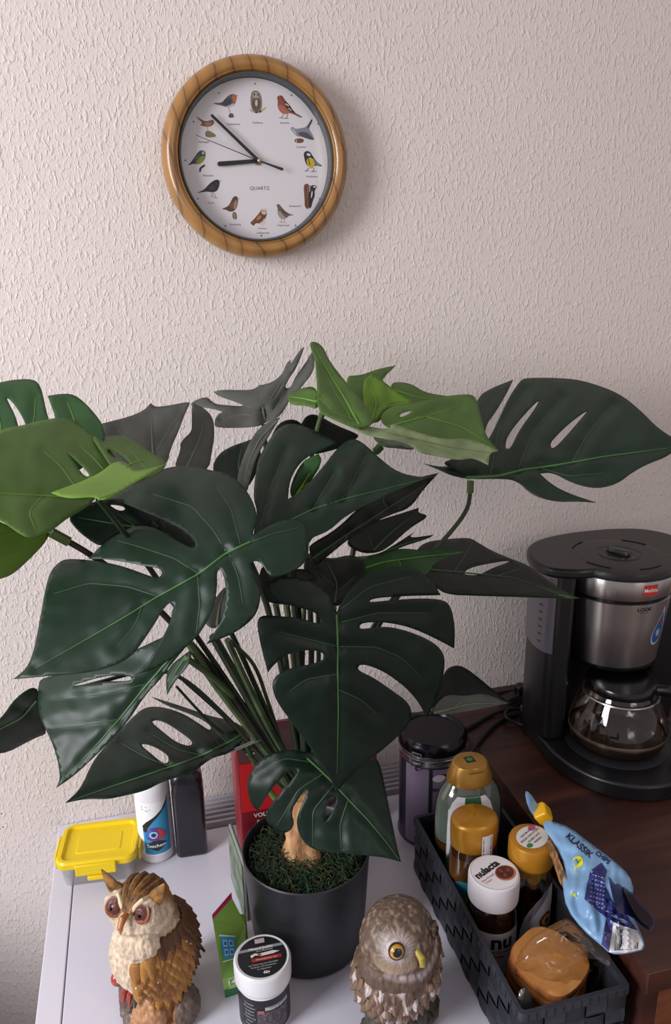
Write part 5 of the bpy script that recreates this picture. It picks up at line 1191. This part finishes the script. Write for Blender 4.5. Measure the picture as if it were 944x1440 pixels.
def ovmap(r, sy, a0, z0=0):
    return lambda u, v, l: ((r+l)*math.cos(a0+u/r), (r+l)*math.sin(a0+u/r)*sy, z0+v)
a1 = -PI/2-.22
def h1map(u, v, l):
    r_ = .0505
    for (ra, za), (rb, zb) in zip(pf[:-1], pf[1:]):
        if za <= v <= zb: r_ = ra+(rb-ra)*(v-za)/(zb-za)
    a = a1+u/.0508; return ((r_+l+.0004)*math.cos(a), (r_+l+.0006)*math.sin(a)*.72, v)
pr = Print(h1map, .0004, .4)
pr.poly([(-.036, .05), (.036, .05), (.037, .09), (.036, .155), (.033, .170), (.026, .180), (-.026, .180), (-.033, .170), (-.036, .155), (-.037, .09)], 'dcdde2', 1, .004)
pr.rect(-.011, .150, .016, .1798, '1d5a34', 2, .004); pr.ell(.003, .158, .010, .008, '7a9a30', 3, step=.003); pr.ell(.003, .157, .007, .005, 'c8b840', 4, step=.003)
pr.poly([(-.036, .05), (-.030, .05), (-.028, .085), (-.031, .092), (-.036, .080)], '5a9a48', 3, .004); pr.poly([(.030, .05), (.036, .05), (.0365, .12), (.030, .138), (.033, .11)], 'b88a3c', 3, .004)
pr.text('Honig', .0, .085, .016, '2a2420', 3); pr.build('label', h1)
# second honey bottle with the barcode
h2 = thing('honey_bottle', 'amber squeeze bottle with gold cap and a barcode strip, between tall bottle and brown jar', 'bottle', (.3895, -.386, ZB), -.05, GH)
mb = MB(); mb.lathe([(.001, 0), (.032, 0), (.033, .003), (.034, .012), (.034, .095), (.0335, .120), (.032, .136), (.030, .144)], 48, cap=False, sy=.76); mb.build('bottle_wall', pet, h2)
mb = MB(); mb.lathe([(.030, .002), (.032, .005), (.0328, .013), (.0328, .110), (.031, .128), (.001, .130)], 48, sy=.75); mb.build('honey', mat('4a2c12', .22, name='honey_amber', coat=.6, noise_=(30, .2), col2='6a4218'), h2)
mb = MB(); mb.lathe([(.0305, .141), (.0318, .143), (.0325, .161), (.0325, .176), (.0312, .181), (.028, .1835), (.001, .1845)], 56, sy=.84, cap=False); mb.build('cap', gold2, h2)
pr = Print(ovmap(.0330, .845, -PI/2-.05), .0003, .4); pr.rect(.002, .128, .0185, .171, 'd8d6dc', 1, .004); barcode(pr, .0035, .131, .017, .169, 14, 2, horiz=True); pr.build('barcode_strip', h2)
pr = Print(ovmap(.0342, .77, -PI/2-.75), .0004, .4); pr.poly([(-.02, .04), (.02, .04), (.02, .085), (.008, .10), (-.02, .09)], '2c6a78', 1, .004, smooth=1); pr.poly([(-.01, .04), (.02, .04), (.016, .07), (0, .076)], '4a8a3c', 2, .004, smooth=1); pr.build('label', h2)
# chocolate spread jar
nj = thing('spread_jar', 'chocolate spread jar with a white printed lid and white label', 'jar', (.3885, -.4505, ZB), 0)
mb = MB(); mb.lathe([(.026, 0), (.030, .002), (.0316, .008), (.0318, .072), (.0310, .096), (.028, .108), (.027, .112)], 56); mb.build('jar_body', mat('1e0f0c', .08, name='chocolate_glass', coat=1), nj)
mb = MB(); mb.lathe([(.0300, .110), (.0318, .111), (.0325, .114), (.0327, .142), (.0320, .1455), (.0300, .147), (.0283, .1465), (.001, .1465)], 64, cap=False); mb.build('lid', mat('d6d2d6', .4, name='white_lid'), nj)
rl = .42
pr = Print(lambda u, v, l: (u*math.cos(rl)-v*math.sin(rl), u*math.sin(rl)+v*math.cos(rl), .1468+l), .0002, .4)
pr.ell(0, 0, .0288, .0288, 'e4e0e2', 1, n=48); pr.text('nulacta', -.004, .0088, .0145, '1c1618', 3, bold=.0006)
pr.text('Nuss-Nougat', -.014, -.0015, .0042, 'b04030', 3); pr.text('Creme', -.018, -.006, .0042, 'b04030', 3)
pr.ell(.010, -.010, .0145, .0125, 'b8705a', 2); pr.ell(.010, -.009, .0125, .0105, '5a2a20', 3); 
for k in range(6): pr.ell(.010+.006*math.cos(k), -.009+.005*math.sin(k), .0032, .0024, ['7a4030', '4a2018'][k % 2], 4+k*.3, rot=k)
pr.build('lid_print', nj)
pr = Print(cylmap(.0319, math.atan2(-1.18+.45, -.3885)), .0003, .4); pr.rect(-.034, .012, .05, .080, 'b4b0b8', 1, .004)
pr.text('nu', .000, .066, .030, '18141a', 3, align='LEFT', bold=.0008); pr.text('NUSS NO', .0, .051, .0062, '6a2a28', 3, align='LEFT', bold=.0001); pr.text('CREME', .0, .044, .0062, '6a2a28', 3, align='LEFT', bold=.0001)
pr.ell(-.014, .064, .008, .009, '8a8894', 2, step=.004); pr.build('label', nj)
# third honey bottle with the sticker on its cap
h3 = thing('honey_bottle', 'dark squeeze bottle with gold cap bearing a round text sticker, right in the basket', 'bottle', (.4505, -.432, ZB), .10, GH)
mb = MB(); mb.lathe([(.001, 0), (.026, 0), (.0295, .003), (.030, .012), (.0300, .100), (.0290, .122), (.0270, .132), (.0245, .142)], 48, cap=False); mb.build('bottle_wall', pet, h3)
mb = MB(); mb.lathe([(.024, .002), (.0280, .005), (.0285, .013), (.0285, .092), (.001, .094)], 48); mb.build('syrup', mat('22120e', .12, name='dark_syrup', coat=1), h3)
mb = MB(); n = 48; vs = []; fs = []; hh = 4
for j, (r_, z_) in enumerate(((.0215, .122), (.0222, .129), (.0225, .134), (.0225, .141))):
    for k in range(n): a = 2*PI*k/n; vs.append((r_*math.cos(a), r_*math.sin(a), z_-(.008*abs(math.sin(a*3+1))+.012*max(0, math.sin(a*2.0+2.2)) if j == 0 else 0)))
for j in range(3):
    for k in range(n): fs.append((j*n+k, j*n+(k+1) % n, (j+1)*n+(k+1) % n, (j+1)*n+k))
mb.add(vs, fs); mb.build('honey_drips', mat('a87c38', .2, name='honey_light', coat=1), h3)
mb = MB(); mb.lathe([(.0275, .138), (.0295, .139), (.0302, .143), (.0300, .166), (.0285, .1695), (.025, .171), (.001, .1715)], 56, cap=False); c3 = mb.build('cap', gold2, h3)
mb = MB(); mb.box((.014, -.026, .158), (.030, -.012, .1665)); mb.build('cap_tab', gold2, h3, bevel=.0015)
pr = Print(lambda u, v, l: (u*.92-v*.38, u*.38+v*.92, .1718+l), .0002, .4); pr.ell(0, 0, .0235, .019, 'd8d4d0', 1, n=40)
for k in range(4): pr.text(['NUR IM GUT', 'SPÜLEN UND IN DEN', 'GELBEN SACK', 'WERFEN'][k], 0, .0095-.006*k, .0042, '6a3a48', 3, bold=.00005)
pr.ell(-.016, -.007, .005, .0035, '3a7a3a', 2); pr.ell(.014, .010, .006, .0045, 'b05080', 2); pr.build('cap_sticker', h3)
pr = Print(cylmap(.0302, math.atan2(-1.18+.432, -.4545)+.30), .0003, .4)
pr.poly([(-.022, .012), (.030, .012), (.030, .118), (.012, .108), (-.006, .088), (-.018, .060)], 'a8a4ac', 1, .004, smooth=1)
for k in range(12): pr.line((-.010+.0022*k, .062+.0035*k), (-.005+.0022*k, .088+.0026*k), .0008, '5a5460', 2)
for (u, v, c_) in ((-.010, .036, 'b03a80'), (-.004, .028, 'c85a98'), (-.014, .028, '9a2a70'), (-.008, .022, 'b84a88')): pr.ell(u, v, .006, .008, c_, 3, step=.003)
pr.ell(.014, .064, .008, .011, '4a2a18', 3, step=.003, rot=-.6); pr.ell(.015, .063, .006, .008, 'c88a28', 4, step=.003, rot=-.6); pr.ell(.016, .062, .003, .004, '3a2414', 5, rot=-.6)
pr.ell(.012, .034, .009, .010, 'b8a868', 3, step=.003); pr.ell(.012, .034, .006, .007, 'c8a030', 4, step=.003); pr.ell(-.016, .016, .006, .004, '4a8a3c', 4); pr.ell(.022, .048, .006, .004, '4a8a3c', 3)
pr.build('label', h3)
# toast slices in clear film
tb = thing('toast_pack', 'round toast slices wrapped in clear film at the front of the basket', 'bread', (.4185, -.545, ZB), 0)
toast = mat('cc9150', .85, noise_=(45, .25), col2='b87838', name='toast_face', bump=(300, .3, .0006)); crust = mat('8a4c20', .75, noise_=(60, .2), col2='a05e28', name='toast_crust', bump=(200, .7, .0015))
TM = Matrix.Translation((.002, .006, .060)) @ Matrix.Rotation(math.radians(6), 4, 'X') @ Matrix.Rotation(math.radians(6), 4, 'Y') @ Matrix.Rotation(.35, 4, 'Z')
for k in range(4):
    mb = MB(); n = 56; vs = []; fs = []
    rings = [(.96, 0), (1.0, .0025), (1.0, .0085), (.965, .0112), (.80, .0108), (.5, .0102), (.2, .0100)]
    for s_, z_ in rings:
        for j in range(n):
            a = 2*PI*j/n; ca, sa = math.cos(a), math.sin(a); q = (abs(ca)**3+abs(sa)**3)**(-1/3)
            r_ = .0440*q*s_*(1+.02*math.sin(3*a+k)+.01*math.sin(7*a)); vs.append((r_*ca, r_*sa*.94, z_+.0005*noise.noise(Vector((ca*3*s_, sa*3*s_, k*3)))))
    for i in range(len(rings)-1):
        for j in range(n): fs.append((i*n+j, i*n+(j+1) % n, (i+1)*n+(j+1) % n, (i+1)*n+j))
    fs.append(tuple(reversed(range(n)))); fs.append(tuple(range((len(rings)-1)*n, len(rings)*n))); mb.add(vs, fs, 1)
    mb.m = [0 if (i//n) >= 3 or len(f) > 4 else 1 for i, f in enumerate(fs)]
    o = mb.build('toast_slice', [toast, crust], tb, auto=60); o.matrix_local = TM @ Matrix.Translation((.0015*math.sin(k*2), .001*k, -.026+.0142*k)) @ Matrix.Rotation(.05*k, 4, 'Z')
film = clear('clear_film', 'fdfcfa', .03, .5, .05)
_n, _L = film.node_tree.nodes, film.node_tree.links
_tc = _n.new('ShaderNodeTexCoord'); _tx = _n.new('ShaderNodeTexNoise'); _tx.inputs['Scale'].default_value = 38; _tx.inputs['Distortion'].default_value = 2.0; _tx.inputs['Detail'].default_value = 1
_mp = _n.new('ShaderNodeMapping'); _mp.inputs['Scale'].default_value = (1, .35, 1.2); _mp.inputs['Rotation'].default_value = (0, 0, .6)
_bp = _n.new('ShaderNodeBump'); _bp.inputs['Strength'].default_value = 1; _bp.inputs['Distance'].default_value = .005
_L.new(_tc.outputs['Object'], _mp.inputs[0]); _L.new(_mp.outputs[0], _tx.inputs['Vector']); _L.new(_tx.outputs[0], _bp.inputs['Height'])
for _q in _n:
    if _q.bl_idname in ('ShaderNodeBsdfGlossy', 'ShaderNodeLayerWeight'): _L.new(_bp.outputs[0], _q.inputs['Normal'])
def pillow(out, anch, thick, mats_, name, parent, org, step=6, wrinkle=.002, front=True, seed=0, solid=0):
    O = loopclean(chaikin(parse(out), 1)); pl = plane3(anch); Pt, T = fill(O, (), step); cl = O+[O[0]]
    dm = max(lined(p, cl) for p in Pt)
    def pos(p, sgn, lift=0.):
        d = lined(p, cl); t_ = min(1, d/dm); b = math.sqrt(max(0, 1-(1-t_)**2))
        q = pl(p[0], p[1]); r = (q-CAM).normalized()
        wv = wrinkle*noise.noise(Vector((p[0]*.05, p[1]*.05, seed+sgn)))*min(1, t_*3) + wrinkle*.6*noise.noise(Vector((p[0]*.15, p[1]*.03, seed+9)))*min(1, t_*3)
        return q + r*(sgn*thick*b+wv*1.0-lift) - org
    mb = MB(); mb.add([pos(p, -1) for p in Pt], T)
    if front != 'only':
        edge = {i for i, p in enumerate(Pt) if lined(p, cl) < .2}; mp = {}; vs2 = []
        for i, p in enumerate(Pt):
            if i in edge: mp[i] = i
            else: mp[i] = len(Pt)+len(vs2); vs2.append(pos(p, 1))
        b = MB(); mb.v += [tuple(v) for v in vs2]; mb.f += [tuple(reversed([mp[i] for i in f])) for f in T]; mb.m += [0]*len(T)
    return mb.build(name, mats_, parent, auto=80), pos
pillow("722,1364 730,1338 748,1318 768,1305 790,1293 800,1292 820,1312 840,1330 850,1342 851,1358 843,1382 832,1406 812,1428 780,1440 756,1436 743,1408 730,1386",
   [(720, 1350, -.535), (850, 1350, -.560), (780, 1430, -.562)], .022, film, 'film', tb, tb.location, 8, .010)
o_, _ = pillow("790,1293 800,1290 835,1320 858,1342 860,1352 856,1360 835,1345 808,1318 788,1304", [(790, 1298, -.50), (858, 1345, -.570), (830, 1338, -.560)], .003, clear('film_seam', 'c8c8c8', .18, .7, .08, .12), 'film_seam', tb, tb.location, 5, .004)
o_, _ = pillow("730,1392 742,1388 750,1412 748,1436 736,1430 728,1410", [(732, 1392, -.578), (750, 1410, -.578), (736, 1432, -.584)], .003, clear('film_seam2', 'c0c0c0', .2, .7, .08, .12), 'film_seam', tb, tb.location, 5, .004)
# ------------------------------------------------------------------ blue bag with a yellow clip
bg = thing('blue_snack_bag', 'light blue crinkled bag closed by a yellow clip, leaning from basket onto sideboard', 'bag', tuple(aty(762, 1160, -.40)))
lb = mat('7ea6cc', .35, name='light_blue_foil', coat=.25); dbl = mat('232a62', .35, name='navy_foil', coat=.25); inner = mat('16161f', .3, .3, name='foil_inside')
A3 = [(762, 1160, -.430), (838, 1330, -.590), (905, 1325, -.605)]
OB = "762,1161 769,1153 785,1157 801,1163 830,1185 865,1211 885,1230 893,1254 884,1276 898,1304 908,1328 904,1336c 880,1342 859,1342 846,1330 820,1308 797,1278 791,1246 795,1217 782,1188"
body, posb = pillow(OB, A3, .010, lb, 'bag_body', bg, bg.location, 4, .011)
pr = Print(lambda u, v, l: tuple(posb((u, v), -1, l+.0004)), .0003, .35)
pr.poly([(830, 1225), (846, 1213), (854, 1224), (850, 1243), (862, 1268), (880, 1285), (897, 1308), (875, 1302), (852, 1290), (822, 1264)], '2a2f6c', 1, 4)
for k in range(8):
    for j in range(5): pr.line((833+j*4.2-k*.6, 1230+k*6+j*1.2), (835.6+j*4.2-k*.6, 1230.6+k*6+j*1.2), 1.1, 'a8b0d8', 2)
for k in range(6): pr.line((848+4*k, 1278+3*k), (876+3*k, 1291+2.6*k), .7, 'b8bee0', 2)
pr.poly([(853, 1290), (863, 1296), (857, 1338), (846, 1328)], '3a3a70', 1, 4)
pr.poly([(863, 1297), (897, 1309), (905, 1328), (902, 1335), (880, 1340), (857, 1339)], 'd4d2d2', 2, 4)
rnd = random.Random(2); x = 866.
while x < 899:
    w_ = rnd.choice([.8, 1.2, 2.0]); pr.line((x+1.5, 1301+(x-862)*.30), (x-1.5, 1337-(x-862)*.06), w_, '1a1818', 3); x += w_+rnd.choice([1, 1.4])
pr.text('KLASSIK', 815, 1189, 12.5, '1a2440', 2, rot=math.radians(41), flip=-1, bold=.3)
pr.text('CHIPS', 848, 1206, 9, '1f2c50', 2, rot=math.radians(40), flip=-1, bold=.3)
pr.ell(813, 1212, 7.5, 8.5, 'd8dc30', 2); pr.text('V', 813, 1212, 11, '3a7a2a', 3, rot=.15, flip=-1); pr.text('VEGAN', 808, 1225, 4.5, 'd8dc30', 3, rot=math.radians(35), flip=-1)
pr.poly([(800, 1252), (810, 1256), (812, 1263), (803, 1258)], 'c8cc50', 2)
pr.build('print', bg)
# open side flap with dark lining
fl, _ = pillow("854,1222 876,1232 894,1262 921,1287 920,1311 905,1304 888,1288 868,1284 862,1262 858,1245", [(854, 1222, -.505), (920, 1292, -.603), (868, 1284, -.612)], .004, dbl, 'side_flap', bg, bg.location, 5, .005, seed=4)
fl2, _ = pillow("874,1236 893,1266 919,1290 918,1306 900,1296 880,1262", [(874, 1236, -.520), (919, 1292, -.609), (890, 1280, -.614)], .003, inner, 'lining', bg, bg.location, 5, .004, seed=6)
sd, _ = pillow("766,1185 778,1212 790,1250 806,1262 800,1245 790,1215 775,1180", [(766, 1185, -.440), (790, 1250, -.505), (800, 1235, -.515)], .003, mat('a87a50', .5, noise_=(120, .1), col2='5a4634', name='crisp_window'), 'clear_side', bg, bg.location, 4, .003, seed=8)
tp, _ = pillow("738,1112 745,1114 758,1134 764,1148 752,1150 742,1134", [(740, 1114, -.405), (760, 1148, -.402), (745, 1140, -.407)], .003, lb, 'twisted_top', bg, bg.location, 4, .003, seed=5)
cp_ = aty(763, 1144, -.406)-bg.location
mb = MB(); Mc = Matrix.Translation(cp_) @ Matrix.Rotation(.9, 4, 'Y') @ Matrix.Rotation(.35, 4, 'X'); stackrr(mb, [(.0085, .0085, .003, -.0095), (.0105, .0105, .003, -.007), (.0105, .0105, .003, .007), (.0085, .0085, .003, .0095)])
cl = mb.build('clip', mat('e0a818', .35, name='yellow_clip'), bg); cl.matrix_local = Mc

# ------------------------------------------------------------------ chair left of the cabinet, unseen, added to shade the wall
ch = thing('shade_chair', 'unseen grey armchair left of the white cabinet, outside the picture', 'light_blocker', (-.95, -.55, 0))
fab = mat('4a464c', .9, name='grey_fabric', bump=(300, .3)); lw = mat('3a2a20', .5)
mb = MB(); mb.box((-.30, -.32, .24), (.30, .32, .46)); mb.build('seat', fab, ch, bevel=.04)
mb = MB(); mb.box((-.42, .30, .24), (.42, .46, .84)); mb.build('backrest', fab, ch, bevel=.05)
for sx in (-1, 1):
    mb = MB(); mb.box((sx*.36-.06, -.34, .24), (sx*.36+.06, .31, .80)); mb.build('armrest', fab, ch, bevel=.04)
    for sy in (-.28, .38):
        mb = MB(); mb.lathe([(.016, 0), (.024, .245)], 12, M=Matrix.Translation((sx*.34, sy, 0))); mb.build('leg', lw, ch)
